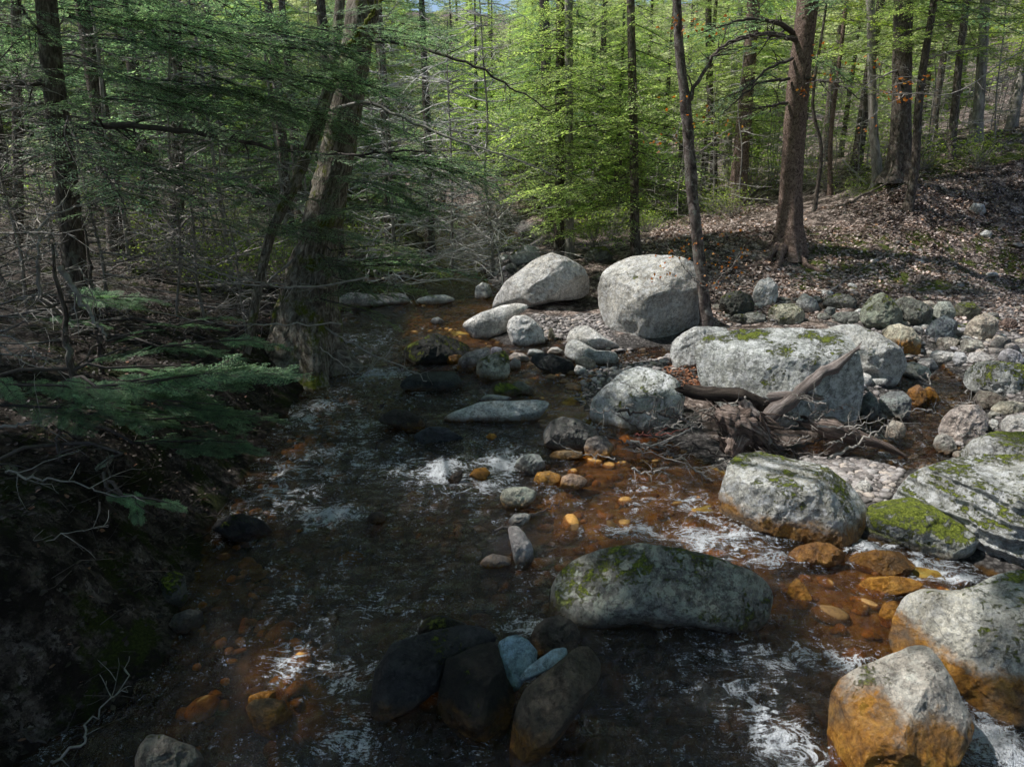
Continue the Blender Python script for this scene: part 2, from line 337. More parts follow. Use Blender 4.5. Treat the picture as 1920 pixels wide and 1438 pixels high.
sdm = np.minimum(sd, sd2) + jit * .7
W = wlev(PP[:, 1]); Bz = base_z(PP)
near = np.exp(-((PP[:, 0] - 2) ** 2 + (PP[:, 1] - 10) ** 2) / 900)
Bz = Bz + fbm(PP * .35, 4, 9) * .35 * sstep(1, 8, sd) * near + fbm(PP * [2.2, 2.2, 1], 4, 31) * .10 + fbm(PP * .05, 3, 77) * 2.5 * (1 - near)
Bz = np.maximum(Bz, W + .05)
rise = sstep(-.05, .75, sdm)
G = np.where(sdm > 0, W + .02 + (Bz - W - .02) * rise, 0)
depth = .04 + .30 * sstep(0, 1.3, -sdm) + .07 * fbm(PP * 1.1, 3, 3) + .05 * fbm(PP * 4.5, 3, 4)
depth = np.where(sd2 < 0, np.minimum(depth, .09), depth)
SHAL = [[(1080, 840), (1350, 880), (1440, 1030), (1130, 1030), (1020, 930)], [(1650, 1040), (1760, 1060), (1700, 1200), (1590, 1180)], [(340, 1020), (420, 1040), (420, 1100), (350, 1090)], [(760, 555), (940, 555), (900, 650), (760, 640)], [(990, 690), (1110, 690), (1110, 790), (1040, 790), (930, 700)], [(1480, 1070), (1700, 1070), (1690, 1180), (1560, 1170)], [(500, 1190), (570, 1190), (580, 1280), (510, 1270)]]  # shallow patches whose bed colour also carries sunlight
shal = np.zeros(len(PP))
for q_ in SHAL: shal = np.maximum(shal, sstep(.3, -.1, sdist(PP, [wpt(*p) for p in q_]) + jit * .6))
depth = depth * (1 - .78 * shal)
G = np.where(sdm <= 0, W - np.maximum(depth, .015), G)
GZ = G.reshape(XX.shape); SDG = sd.reshape(XX.shape)
def samp(T, x, y):
    x = np.atleast_1d(np.asarray(x, float)); y = np.atleast_1d(np.asarray(y, float))
    i = np.clip(np.searchsorted(GX, x) - 1, 0, len(GX) - 2); j = np.clip(np.searchsorted(GY, y) - 1, 0, len(GY) - 2)
    u = np.clip((x - GX[i]) / (GX[i + 1] - GX[i]), 0, 1); v = np.clip((y - GY[j]) / (GY[j + 1] - GY[j]), 0, 1)
    return (T[j, i] * (1 - u) + T[j, i + 1] * u) * (1 - v) + (T[j + 1, i] * (1 - u) + T[j + 1, i + 1] * u) * v
def gz(x, y): return float(samp(GZ, x, y)[0])
def hit(px, py, water=True):
    """where the ray of a pixel meets the ground (or the water)"""
    r = ray(px, py); t = np.concatenate([np.arange(1, 30, .02), np.arange(30, 140, .2)]); P = CAM + r[None, :] * t[:, None]
    g = samp(GZ, P[:, 0], P[:, 1])
    if water: g = np.maximum(g, wlev(P[:, 1]))
    k = np.nonzero(P[:, 2] < g)[0]
    return P[k[0]] if len(k) else P[-1]
def hits(PX, PY):
    return np.array([hit(a, b) for a, b in zip(PX, PY)])

def ground_material():
    m, nt = mat("forest_floor_and_stream_bed"); g = N(nt); geo = g("ShaderNodeNewGeometry"); pos = geo.outputs["Position"]
    h = wet_height(g, pos)
    at = g("ShaderNodeAttribute", attribute_name="zone"); sp = g("ShaderNodeSeparateColor"); g.l(at.outputs["Color"], sp.inputs[0])
    vo = g("ShaderNodeTexVoronoi"); vo.inputs["Scale"].default_value = 26; vo.inputs["Randomness"].default_value = 1
    dn = g("ShaderNodeTexNoise"); dn.inputs["Scale"].default_value = 16; dn.inputs["Detail"].default_value = 6; dn.inputs["Roughness"].default_value = .75; g.l(pos, dn.inputs["Vector"]); ds = g("ShaderNodeVectorMath", operation="SCALE"); g.l(dn.outputs["Color"], ds.inputs[0]); ds.inputs["Scale"].default_value = .22
    dv = g("ShaderNodeVectorMath", operation="ADD"); g.l(ds.outputs[0], dv.inputs[0]); g.l(g.mp(pos, (1, 1, .6)), dv.inputs[1]); g.l(dv.outputs[0], vo.inputs["Vector"])
    sv = g("ShaderNodeSeparateColor"); g.l(vo.outputs["Color"], sv.inputs[0])
    n1 = g.noise(pos, 60, 5, .75); n2 = g.noise(pos, 4, 6, .7); n3 = g.noise(pos, 14, 6, .7)
    lit = g.ramp(sv.outputs[0], [(0, (.07, .05, .04)), (.4, (.24, .18, .15)), (.75, (.44, .35, .30)), (1, (.62, .52, .47))])
    lit = g.mix(.8, lit, g.ramp(n1, [(.3, .4), (.7, 1.4)]), "MULTIPLY")
    soil = g.ramp(n3, [(.3, (.018, .013, .01)), (.7, (.07, .05, .04))])
    lit = g.mix(g.ramp(n2, [(.42, 0), (.56, 1)]), lit, soil)
    mk = g.ramp(g.math("ADD", g.math("MULTIPLY", sp.outputs[1], .5), g.noise(pos, 2.6, 5, .7)), [(.72, 0), (.8, 1)])
    lit = g.mix(mk, lit, g.ramp(n1, [(.3, (.02, .03, .006)), (.5, (.07, .09, .014)), (.75, (.17, .19, .035))]))
    vg = g("ShaderNodeTexVoronoi"); vg.inputs["Scale"].default_value = 30; g.l(pos, vg.inputs["Vector"]); sg = g("ShaderNodeSeparateColor"); g.l(vg.outputs["Color"], sg.inputs[0])
    gr = g.ramp(sg.outputs[0], [(0, (.09, .08, .075)), (.5, (.2, .18, .17)), (1, (.38, .35, .33))])
    gr = g.mix(.7, gr, g.ramp(vg.outputs["Distance"], [(.1, 1.15), (.55, .25)]), "MULTIPLY")
    c = g.mix(g.ramp(g.math("ADD", sp.outputs[0], g.math("MULTIPLY", g.math("SUBTRACT", n2, .5), .8)), [(.4, 0), (.6, 1)]), lit, gr)
    vb = g("ShaderNodeTexVoronoi"); vb.inputs["Scale"].default_value = 7; vb.inputs["Randomness"].default_value = 1
    wv = g("ShaderNodeVectorMath", operation="ADD"); g.l(pos, wv.inputs[0]); nn = g("ShaderNodeTexNoise"); nn.inputs["Scale"].default_value = 5
    sc2 = g("ShaderNodeVectorMath", operation="SCALE"); g.l(nn.outputs["Color"], sc2.inputs[0]); sc2.inputs["Scale"].default_value = .12; g.l(pos, nn.inputs["Vector"]); g.l(sc2.outputs[0], wv.inputs[1]); g.l(wv.outputs[0], vb.inputs["Vector"])
    sb = g("ShaderNodeSeparateColor"); g.l(vb.outputs["Color"], sb.inputs[0])
    bed = g.ramp(sb.outputs[0], [(0, (.10, .045, .012)), (.35, (.28, .13, .03)), (.7, (.46, .24, .06)), (1, (.6, .42, .22))])
    bed = g.mix(.85, bed, g.ramp(vb.outputs["Distance"], [(.15, 1.1), (.6, .12)]), "MULTIPLY")
    bed = g.mix(.8, bed, g.ramp(n3, [(.3, .35), (.65, 1.3)]), "MULTIPLY")
    dp = g.ramp(g.math("MULTIPLY", h, -1), [(.02, 1.0), (.12, .55), (.25, .2), (.4, .08)])  # darker with depth: light lost in the water put into the bed colour
    bed = g.mix(1, bed, dp, "MULTIPLY")
    bed = g.mix(g.math("MULTIPLY", sp.outputs[2], .9), bed, g.mix(.6, g.ramp(n3, [(.3, (.30, .14, .03)), (.45, (.80, .45, .07)), (.6, (.95, .72, .18)), (.75, (.9, .8, .5))]), g.ramp(vb.outputs["Distance"], [(.2, 1.2), (.65, .3)]), "MULTIPLY"))  # golden mix: sunlight on the shallows put into the bed colour
    c = g.mix(g.ramp(g.math("ADD", h, g.math("MULTIPLY", g.math("SUBTRACT", n3, .5), .05)), [(.0, 1), (.02, 0)]), c, bed)
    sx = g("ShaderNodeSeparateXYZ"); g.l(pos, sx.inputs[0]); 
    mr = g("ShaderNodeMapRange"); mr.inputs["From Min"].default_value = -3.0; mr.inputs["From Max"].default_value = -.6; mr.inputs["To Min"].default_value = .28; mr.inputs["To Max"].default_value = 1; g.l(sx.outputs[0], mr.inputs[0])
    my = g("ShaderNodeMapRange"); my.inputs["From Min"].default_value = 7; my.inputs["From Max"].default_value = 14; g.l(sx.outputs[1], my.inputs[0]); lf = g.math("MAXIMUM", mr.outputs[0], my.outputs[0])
    c = g.mix(1, c, lf, "MULTIPLY")  # near left bank: shade multiplied into the ground colour
    damp = g.ramp(h, [(.02, .45), (.12, 1)]); c = g.mix(1, c, damp, "MULTIPLY")
    b = g("ShaderNodeBsdfPrincipled"); g.l(c, b.inputs["Base Color"]); b.inputs["Roughness"].default_value = .85; b.inputs["Specular IOR Level"].default_value = .2
    nb = g.bump(n3, .8, .05); nb = g.bump(sv.outputs[1], .6, .02, nb); nb = g.bump(n1, .8, .012, nb); g.l(nb, b.inputs["Normal"]); g.out(b.outputs[0]); return m

nx, ny = len(GX), len(GY)
ii = np.arange(ny - 1)[:, None] * nx + np.arange(nx - 1)[None, :]
Fg = np.stack([ii, ii + 1, ii + nx + 1, ii + nx], -1).reshape(-1, 4)
Vg = np.stack([XX.ravel(), YY.ravel(), GZ.ravel()], -1)
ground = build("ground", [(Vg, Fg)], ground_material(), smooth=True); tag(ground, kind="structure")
ca = ground.data.color_attributes.new("zone", "FLOAT_COLOR", "POINT")
GB = [([(1000, 590), (1120, 590), (1160, 650), (1000, 660)], 1), ([(1500, 850), (1700, 880), (1650, 960), (1560, 930)], 1), ([(1060, 650), (1300, 650), (1300, 720), (1100, 720)], 1), ([(1560, 610), (1920, 560), (2100, 640), (2100, 860), (1600, 760)], 1), ([(700, 450), (1000, 450), (1000, 520), (850, 520)], 1)]
qx, qy = proj(Vg); grav = np.zeros(len(Vg))
for poly, w_ in GB:
    wp = [hit(a, b) for a, b in poly]; grav = np.maximum(grav, sstep(.5, -.3, sdist(Vg, wp)))
grav = np.maximum(grav, sstep(.9, .2, sd) * (Vg[:, 0] > -.5) * .9)
mossg = np.where(Vg[:, 0] < -1.5, .45, .08) * near + .42 * ((qx > 1480) & (qx < 2000) & (qy > 425) & (qy < 545) & (Vg[:, 1] < 22) & (Vg[:, 1] > 8)) + .5 * ((qx > 1600) & (qx < 2000) & (qy > 235) & (qy < 370 - (qx - 1600) * .22) & (Vg[:, 1] < 22) & (Vg[:, 1] > 8))
ca.data.foreach_set("color", np.stack([grav, mossg, shal, np.ones(len(Vg))], -1).astype(np.float32).ravel())
# ------------------------------------------------------------------ water
def water_material():
    m, nt = mat("stream_water"); g = N(nt); geo = g("ShaderNodeNewGeometry"); pos = geo.outputs["Position"]
    at = g("ShaderNodeAttribute", attribute_name="foam"); sp = g("ShaderNodeSeparateColor"); g.l(at.outputs["Color"], sp.inputs[0])
    fl = g.mp(pos, (1.0, .45, 1.0))
    a = g.noise(fl, 7, 5, .62, 1.0); b_ = g.noise(fl, 24, 5, .65, .8); c_ = g.noise(pos, 75, 3, .6)
    nb = g.bump(a, 1, .16); nb = g.bump(b_, 1, .07, nb); nb = g.bump(c_, .9, .018, nb)
    fr = g("ShaderNodeFresnel"); fr.inputs[0].default_value = 1.33; g.l(nb, fr.inputs["Normal"])
    fk = g.math("ADD", g.math("MULTIPLY", fr.outputs[0], 1.75), .035, clamp=True)
    tr = g("ShaderNodeBsdfRefraction"); tr = g("ShaderNodeBsdfTransparent"); tr.inputs[0].default_value = (.92, .68, .33, 1)
    gl = g("ShaderNodeBsdfGlossy"); gl.inputs["Roughness"].default_value = .07; g.l(nb, gl.inputs["Normal"])
    mx = g("ShaderNodeMixShader"); g.l(fk, mx.inputs[0]); g.l(tr.outputs[0], mx.inputs[1]); g.l(gl.outputs[0], mx.inputs[2])
    # foam: torn lace that follows the flow
    f1 = g.noise(g.mp(pos, (1.2, .6, 1)), 13, 7, .72, 1.5); f2 = g.noise(pos, 60, 5, .8); f3 = g.noise(g.mp(pos, (1, .5, 1)), 3.5, 5, .6, 1)
    tex = g.math("ADD", g.math("MULTIPLY", f1, .55), g.math("MULTIPLY", f2, .45)); tex = g.math("ADD", tex, g.math("MULTIPLY", g.math("SUBTRACT", f3, .5), .5))
    vo = g("ShaderNodeTexVoronoi"); vo.inputs["Scale"].default_value = 34; vo.feature = "DISTANCE_TO_EDGE"; wq = g("ShaderNodeVectorMath", operation="ADD"); nq = g("ShaderNodeTexNoise"); nq.inputs["Scale"].default_value = 9; nq.inputs["Detail"].default_value = 5; g.l(pos, nq.inputs["Vector"]); g.l(pos, wq.inputs[0]); g.l(nq.outputs["Color"], wq.inputs[1]); g.l(wq.outputs[0], vo.inputs["Vector"])
    lace = g.ramp(vo.outputs["Distance"], [(.0, .10), (.12, 0)])
    rg = g.math("SUBTRACT", 1.0, g.math("MULTIPLY", g.math("ABSOLUTE", g.math("SUBTRACT", g.noise(g.mp(pos, (.7, 1.5, 1)), 4.5, 7, .62, 1.6), .5)), 2.0))
    rl = g.ramp(rg, [(.90, 0), (.99, .16)])
    k = g.math("ADD", g.math("ADD", g.math("ADD", tex, lace), rl), g.math("MULTIPLY", sp.outputs[0], .25))
    fm = g.ramp(k, [(.755, 0), (.79, .7), (.88, .97)])
    spk = g.math("MULTIPLY", g.ramp(g.noise(pos, 85, 2, .5), [(.665, 0), (.69, 1)]), g.ramp(g.noise(pos, 5, 4, .6), [(.45, 0), (.6, 1)]))  # sun glints painted as white dots among the foam
    fm = g.math("MAXIMUM", fm, g.math("MULTIPLY", spk, g.math("ADD", sp.outputs[0], .22, clamp=True)))
    fd = g("ShaderNodeBsdfDiffuse"); fd.inputs[0].default_value = (.78, .80, .84, 1); g.l(nb, fd.inputs["Normal"])
    m2 = g("ShaderNodeMixShader"); g.l(fm, m2.inputs[0]); g.l(mx.outputs[0], m2.inputs[1]); g.l(fd.outputs[0], m2.inputs[2]); g.out(m2.outputs[0]); return m
wx = np.unique(np.concatenate([np.arange(-9, 16, .045)])); wy = np.concatenate([np.arange(-6, 1.4, .2), np.arange(1.4, 20, .045), np.arange(20, 46, .3)])
WX, WY = np.meshgrid(wx, wy); WP = np.stack([WX.ravel(), WY.ravel(), np.zeros(WX.size)], -1)
wsd = samp(SDG, WP[:, 0], WP[:, 1]); wg = samp(GZ, WP[:, 0], WP[:, 1])
FOAM = [(560, 900, 90, 55, .6), (650, 850, 90, 25, .6), (600, 770, 45, 40, .75), (715, 703, 60, 12, .9), (592, 715, 22, 10, .9), (620, 965, 60, 18, 1.1), (830, 885, 55, 28, 1.0), (940, 868, 45, 26, 1.1), (905, 905, 50, 20, .9), (740, 880, 60, 30, .6),
        (1200, 995, 90, 16, .9), (1330, 1010, 120, 30, 1.0), (1440, 1040, 50, 30, 1.1), (1500, 985, 90, 16, 1.1), (1640, 1025, 70, 16, 1.1), (1740, 1065, 80, 26, 1.15), (1810, 1085, 50, 16, 1.1), (1390, 1285, 60, 12, .95), (1430, 1325, 20, 45, .85), (1470, 1400, 65, 50, .95),
        (1870, 1390, 70, 70, 1.15), (1840, 1310, 40, 40, 1.1), (990, 1172, 45, 16, .95), (630, 1290, 50, 60, .65), (640, 1400, 70, 60, .7), (1500, 1235, 60, 20, .75), (1610, 1235, 60, 28, .9), (540, 1225, 35, 50, .6), (460, 975, 50, 20, .6), (780, 740, 50, 12, .5),
        (1360, 1230, 80, 25, .6), (1350, 1200, 60, 20, .5), (1290, 950, 120, 40, .45), (640, 800, 60, 20, .6), (690, 640, 60, 18, .5), (1320, 1150, 130, 12, .4), (1100, 800, 60, 15, .3), (700, 1130, 90, 30, .4), (560, 1120, 60, 20, .4)]
px_, py_ = proj(np.stack([WP[:, 0], WP[:, 1], wlev(WP[:, 1])], -1))
# every foam patch is a patch on the water sheet, laid out in metres
foam = np.zeros(len(WP))
for (a, b, rx, ry, s) in FOAM:
    c = wpt(a, b); ex = abs(wpt(a + rx, b)[0] - c[0]); ey = abs(wpt(a, b - ry)[1] - c[1]); ey = max(ey, .06)
    q = ((WP[:, 0] - c[0]) / ex) ** 2 + ((WP[:, 1] - c[1]) / ey) ** 2
    foam = np.maximum(foam, s * np.exp(-q * .9))
rap = .25 + foam
turb = np.clip(.5 + .7 * foam, 0, 1.2) * sstep(24, 12, WP[:, 1])
hgt = (.025 * fbm(WP * [1.6, 3.2, 1], 3, 21) + .050 * turb * fbm(WP * [4, 6, 1], 3, 22) + .022 * turb * fbm(WP * [12, 15, 1], 2, 23))
WV = np.stack([WP[:, 0], WP[:, 1], wlev(WP[:, 1]) + hgt], -1)
keep = ((wsd < .25) | (sdist(WP, SIDE) < .2)).reshape(WX.shape); n1 = len(wx)
cell = keep[:-1, :-1] | keep[1:, :-1] | keep[:-1, 1:] | keep[1:, 1:]
jj, ik = np.nonzero(cell); k0 = jj * n1 + ik; Fw = np.stack([k0, k0 + 1, k0 + n1 + 1, k0 + n1], -1)
used, inv = np.unique(Fw, return_inverse=True); water = build("stream_water", [(WV[used], inv.reshape(-1, 4))], water_material(), smooth=True)
tag(water, kind="structure")
fa = water.data.color_attributes.new("foam", "FLOAT_COLOR", "POINT"); ff = foam[used]; fa.data.foreach_set("color", np.stack([ff, ff, ff, ff * 0 + 1], -1).astype(np.float32).ravel())

# ------------------------------------------------------------------ stones
_ico = {}
def ico(n):
    if n not in _ico:
        bm = bmesh.new(); bmesh.ops.create_icosphere(bm, subdivisions=n, radius=1)
        _ico[n] = (np.array([v.co[:] for v in bm.verts]), np.array([[v.index for v in f.verts] for f in bm.faces])); bm.free()
    return _ico[n]
def facet(V, planes, soft=.25):
    """cut the unit-ish body with planes (n, d): what stands out past a plane is pressed back"""
    for nrm, d in planes:
        nrm = np.array(nrm, float); nrm /= np.linalg.norm(nrm); s = V @ nrm - d
        V = V - np.where(s > 0, s * (1 - soft), 0)[:, None] * nrm
    return V
def stone_body(seed, sub=4, nf=7, rough=.05, boxy=2.3):
    r = np.random.default_rng(seed); V, Fc = ico(sub); V = V / (np.abs(V) ** boxy).sum(1)[:, None] ** (1 / boxy)
    pl = []
    for i in range(nf):
        n = r.normal(size=3); n /= np.linalg.norm(n); pl.append((n, r.uniform(.66, .9)))
    V = facet(V, pl, .15); V = V * (1 + rough * 2.2 * fbm(V * 1.4 + seed, 3, seed % 97) + rough * .5 * fbm(V * 6 + seed, 3, seed % 89))[:, None] if False else V * (1 + rough * 2.2 * fbm(V * 1.4 + seed, 3, seed % 97)[:, None] + rough * .5 * fbm(V * 6 + seed, 3, seed % 89)[:, None])
    return V, Fc
def rotz(a): c, s = math.cos(a), math.sin(a); return np.array([[c, -s, 0], [s, c, 0], [0, 0, 1.0]])
def rotx(a): c, s = math.cos(a), math.sin(a); return np.array([[1.0, 0, 0], [0, c, -s], [0, s, c]])
def roty(a): c, s = math.cos(a), math.sin(a); return np.array([[c, 0, s], [0, 1.0, 0], [-s, 0, c]])

GREY = (.42, .42, .40); PALE = (.56, .54, .51); WARM = (.37, .32, .27); DARK = (.12, .115, .11); TAN = (.42, .36, .30); BLUE = (.22, .34, .40); RED = (.36, .22, .17); OLIV = (.20, .18, .12)
def rock(outline, label, m, name="boulder", depth=.75, sub=6, facets=(), rough=.06, off=.35, cat="boulder", group=None, boxy=2.5, below=1.35, lift=0, seed=None, strata=0, ground_py=None, fr=8, sharp=.12):
    P = np.array(outline, float); cx, cy = (P[:, 0].min() + P[:, 0].max()) / 2, (P[:, 1].min() + P[:, 1].max()) / 2
    area = 0; sx = sy = 0
    for i in range(len(P)):
        a, b = P[i], P[(i + 1) % len(P)]; k = a[0] * b[1] - b[0] * a[1]; area += k; sx += (a[0] + b[0]) * k; sy += (a[1] + b[1]) * k
    cx, cy = sx / (3 * area), sy / (3 * area)
    by = ground_py or P[:, 1].max() - .04 * (P[:, 1].max() - P[:, 1].min())
    Gp = hit(np.clip(cx, -300, 2300), min(by, 1700)); dz = (Gp - CAM) @ FWD
    wpx = P[:, 0].max() - P[:, 0].min(); hpx = P[:, 1].max() - P[:, 1].min()
    D = depth * .5 * math.sqrt(wpx * hpx) * dz / F; dz = dz + off * D + lift
    r0 = ray(cx, cy); C = CAM + r0 * dz; n = r0 / np.linalg.norm(r0); u = np.cross(n, [0, 0, 1]); u /= np.linalg.norm(u); v = np.cross(u, n)
    # outline in metres on the plane through the stone's middle
    Q = []
    for (a, b) in P:
        r = ray(a, b); t = ((C - CAM) @ n) / (r @ n); q = CAM + r * t - C; Q.append((q @ u, q @ v))
    Q = np.array(Q)
    th = np.linspace(-math.pi, math.pi, 361); RR = np.zeros(361)
    for i in range(len(Q)):
        a, b = Q[i], Q[(i + 1) % len(Q)]; e = b - a
        den = np.cos(th) * e[1] - np.sin(th) * e[0]; den = np.where(np.abs(den) < 1e-9, 1e-9, den)
        t = (a[0] * e[1] - a[1] * e[0]) / den; s = (a[0] * np.sin(th) - a[1] * np.cos(th)) / den
        RR = np.where((t > 0) & (s >= -.001) & (s <= 1.001), np.maximum(RR, t), RR)
    RR[RR == 0] = RR[RR > 0].mean(); kk = np.ones(9) / 9; RRs = np.convolve(np.concatenate([RR[-9:-1], RR, RR[1:9]]), kk, "same")[8:-8]
    V, Fc = ico(sub); s_ = (np.abs(V) ** boxy).sum(1) ** (1 / boxy) if False else 1
    rho = np.hypot(V[:, 0], V[:, 1]); ang = np.arctan2(V[:, 1], V[:, 0]); c = V[:, 2]
    k = 1 / ((np.abs(rho) ** boxy + np.abs(c) ** boxy) ** (1 / boxy)); rho2 = rho * k; c2 = c * k
    rad = np.interp(ang, th, RRs); sd_ = seed if seed is not None else int(abs(cx * 7 + cy * 13)) % 9973
    X = np.stack([np.cos(ang) * rho2 * rad, np.sin(ang) * rho2 * rad, c2 * D], -1)
    Sx, Sy = np.abs(Q[:, 0]).max(), np.abs(Q[:, 1]).max(); Sc = np.array([Sx, Sy, D])
    rr = np.random.default_rng(sd_); pl = [(np.array(a[:3], float), a[3]) for a in facets]
    for i in range(fr):
        a = rr.normal(size=3); a[2] = -abs(a[2]) - .6; a /= np.linalg.norm(a); pl.append((a, rr.uniform(.72, .92)))
    Y = facet(X / Sc, pl, sharp) * Sc
    size = math.sqrt(Sx * Sy); fade = .35 + .65 * (1 - rho2 ** 6)
    q = Y / size
    nn = fbm(q * 1.3 + sd_, 3, sd_ % 91) * 1.4 + (1 - np.abs(fbm(q * 2.4 + sd_ * 2, 4, sd_ % 83)) * 5).clip(-1, 1) * .7 + fbm(q * 6 + sd_, 4, sd_ % 71, .65) * .75
    nrm = q / (np.linalg.norm(q, axis=1)[:, None] + 1e-9); Y = Y + nrm * (nn * rough * size * fade)[:, None]
    Y[:, 1] = np.where(Y[:, 1] < 0, Y[:, 1] * below, Y[:, 1])
    Wd = C + Y[:, :1] * u + Y[:, 1:2] * v + Y[:, 2:3] * n
    if strata:
        z = Wd[:, 2] + .25 * Wd[:, 0] * .3; w = np.sin(z * 42 + 3 * fbm(Wd * 1.5, 3, 5)) + .5 * np.sin(z * 95 + 5 * fbm(Wd * 2.5, 3, 6))
        Wd = Wd - n * (w * strata)[:, None] * .6
    o = build(name, [(Wd, Fc)], m, smooth=True, loc=C); return tag(o, label, cat, group)
def ol(s, cx0=0, cy0=0):
    """outline from enlarged-view readings: origin of the view, then x,y pairs at 700/1920 of a photo pixel"""
    v = [float(t) for t in s.replace(",", " ").split()]; return [(cx0 + v[i] * .36458, cy0 + v[i + 1] * .36458) for i in range(0, len(v), 2)]
def o5(s): return ol(s, 600, 460)
def o6(s): return ol(s, 1220, 460)
def o7(s): return ol(s, 0, 918)
def o8(s): return ol(s, 600, 918)
def o9(s): return ol(s, 1220, 918)
L = rockmat
# the big boulders
rock(o5("875 330 890 260 960 180 1030 130 1110 70 1190 38 1270 65 1350 110 1385 170 1390 240 1330 255 1200 262 1080 290 1000 320 920 335"), "pale grey pointed boulder rising behind the gravel patch, sunlit on its sloping left side", L((.47, .45, .42), .0, .02, .3, .5), depth=.9, facets=[(.75, -.35, -.55, .62), (-.5, .5, -.8, .62)], rough=.03)
rock([(1121, 540), (1128, 512), (1147, 496), (1180, 480), (1220, 475), (1275, 481), (1304, 492), (1313, 530), (1313, 600), (1290, 624), (1250, 638), (1215, 642), (1180, 632), (1145, 610), (1124, 572)], "largest upright grey boulder, sunlit on top and shaded on its right face, left of the thin leaning trunk", L((.44, .42, .38), .06, .02, .2, .6), depth=1.05, facets=[(.55, -.45, -.7, .58), (-.25, .75, -.6, .60), (-.7, -.1, -.7, .72)], rough=.03, sharp=.12)
rock([(1256, 662), (1262, 640), (1278, 626), (1304, 613), (1370, 612), (1350, 650), (1310, 690), (1270, 688)], "rounded pale boulder lobe pressed against the left end of the big mossy topped boulder", L(GREY, .15, .02, .2, .5), depth=.9)
rock([(1540, 622), (1566, 611), (1606, 608), (1650, 626), (1690, 652), (1702, 682), (1680, 712), (1600, 720), (1545, 700)], "smooth pale slab sloping down right behind the big mossy topped boulder", L(GREY, .12, .02, .2, .5), depth=1.0, off=.8)
rock([(1302, 655), (1314, 636), (1334, 622), (1384, 614), (1475, 608), (1555, 610), (1592, 628), (1610, 665), (1620, 720), (1612, 765), (1590, 800), (1530, 812), (1460, 800), (1400, 775), (1350, 745), (1312, 708)], "huge flat topped grey boulder with bright moss on its left shoulder, under the leaning log", L((.37, .38, .36), .42, .02, .2, .7), depth=.85, facets=[(-.1, .85, -.5, .56), (.55, -.2, -.75, .62), (-.5, -.1, -.85, .66)], rough=.035, off=.5, sub=7, sharp=.15)
rock([(1104, 775), (1110, 748), (1136, 722), (1169, 695), (1198, 686), (1240, 695), (1272, 713), (1286, 745), (1278, 778), (1260, 798), (1215, 806), (1165, 804), (1128, 792)], "grey lichen spotted boulder left of the driftwood pile, one shadow stripe across its top", L((.38, .39, .36), .3, .05, .4, .9, seed=2), depth=.9, facets=[(-.2, .7, -.7, .62), (-.6, -.2, -.75, .66)], rough=.04)
rock([(1347, 940), (1353, 905), (1366, 868), (1382, 843), (1417, 838), (1475, 853), (1548, 871), (1600, 912), (1634, 950), (1626, 978), (1612, 1002), (1577, 1012), (1530, 1006), (1475, 988), (1402, 974), (1360, 962)], "wedge shaped boulder with yellow moss on its crest and a wet orange foot in the rapids", L((.40, .39, .35), .5, .16, .75, .7), depth=.95, facets=[(-.15, .75, -.6, .52), (.15, -.3, -.9, .62), (.75, .3, -.5, .62)], rough=.035, sub=7, sharp=.15)
rock(o9("1080 220 1083 150 1130 70 1230 30 1340 35 1440 80 1560 150 1640 200 1700 260 1660 320 1500 350 1350 310 1200 270 1100 260"), "low lobe of layered rock covered in bright green moss at the edge of the rapids", L((.42, .43, .38), .95, .04, .4, .6), depth=.9, strata=.012, rough=.04, sub=7, lift=.1)
rock([(1672, 935), (1694, 901), (1730, 879), (1789, 861), (1840, 850), (1940, 850), (2010, 900), (2010, 1030), (1920, 1062), (1850, 1040), (1790, 1000), (1720, 965)], "broad layered grey ledge striped with moss and leaning on the bright green lobe", L((.42, .42, .39), .62, .02, .3, .8), depth=1.0, strata=.03, rough=.045, off=.6, sub=7, facets=[(-.1, .75, -.6, .6)])
rock([(1795, 862), (1803, 840), (1825, 823), (1869, 807), (1940, 804), (1990, 830), (1980, 880), (1880, 885)], "flat mossy slab at the right edge with a dark rim, above the layered ledge", L(GREY, .85, .02, .2, .6), depth=1.2, off=.6, facets=[(0, .9, -.4, .5)])
rock([(1028, 1120), (1040, 1080), (1075, 1050), (1130, 1029), (1200, 1019), (1280, 1028), (1350, 1048), (1420, 1074), (1450, 1100), (1457, 1130), (1440, 1164), (1380, 1170), (1300, 1160), (1180, 1154), (1110, 1162), (1060, 1172), (1030, 1168)], "long whale backed boulder in shade with a dark green moss line along its crest, middle of the stream", L((.32, .31, .27), .52, .05, .1, .7), depth=.62, rough=.04, sub=7, off=.5, fr=4)
rock(o9("930 1050 975 975 1100 900 1250 845 1340 800 1420 800 1490 870 1540 960 1600 1080 1640 1150 1668 1210 1650 1300 1570 1390 1400 1450 1200 1470 1020 1460 945 1350 925 1200"), "wet boulder glowing orange on its lower half, nearest the lower right corner", L((.40, .36, .31), .12, .30, .95, .3), depth=.85, rough=.035, sub=7, facets=[(-.3, .6, -.75, .62), (.7, .2, -.65, .70)], off=.4, fr=4)
rock(o9("1240 740 1262 620 1320 540 1400 508 1530 520 1640 510 1760 450 1880 400 2060 380 2200 500 2200 900 2000 1120 1820 1120 1680 1060 1590 960 1490 870 1300 810"), "big cream boulder patched with moss, its wet front stained amber, cut by the right edge", L((.50, .48, .42), .45, .24, .95, .3), depth=.75, rough=.045, sub=7, off=.4, facets=[(-.1, .85, -.5, .56)])
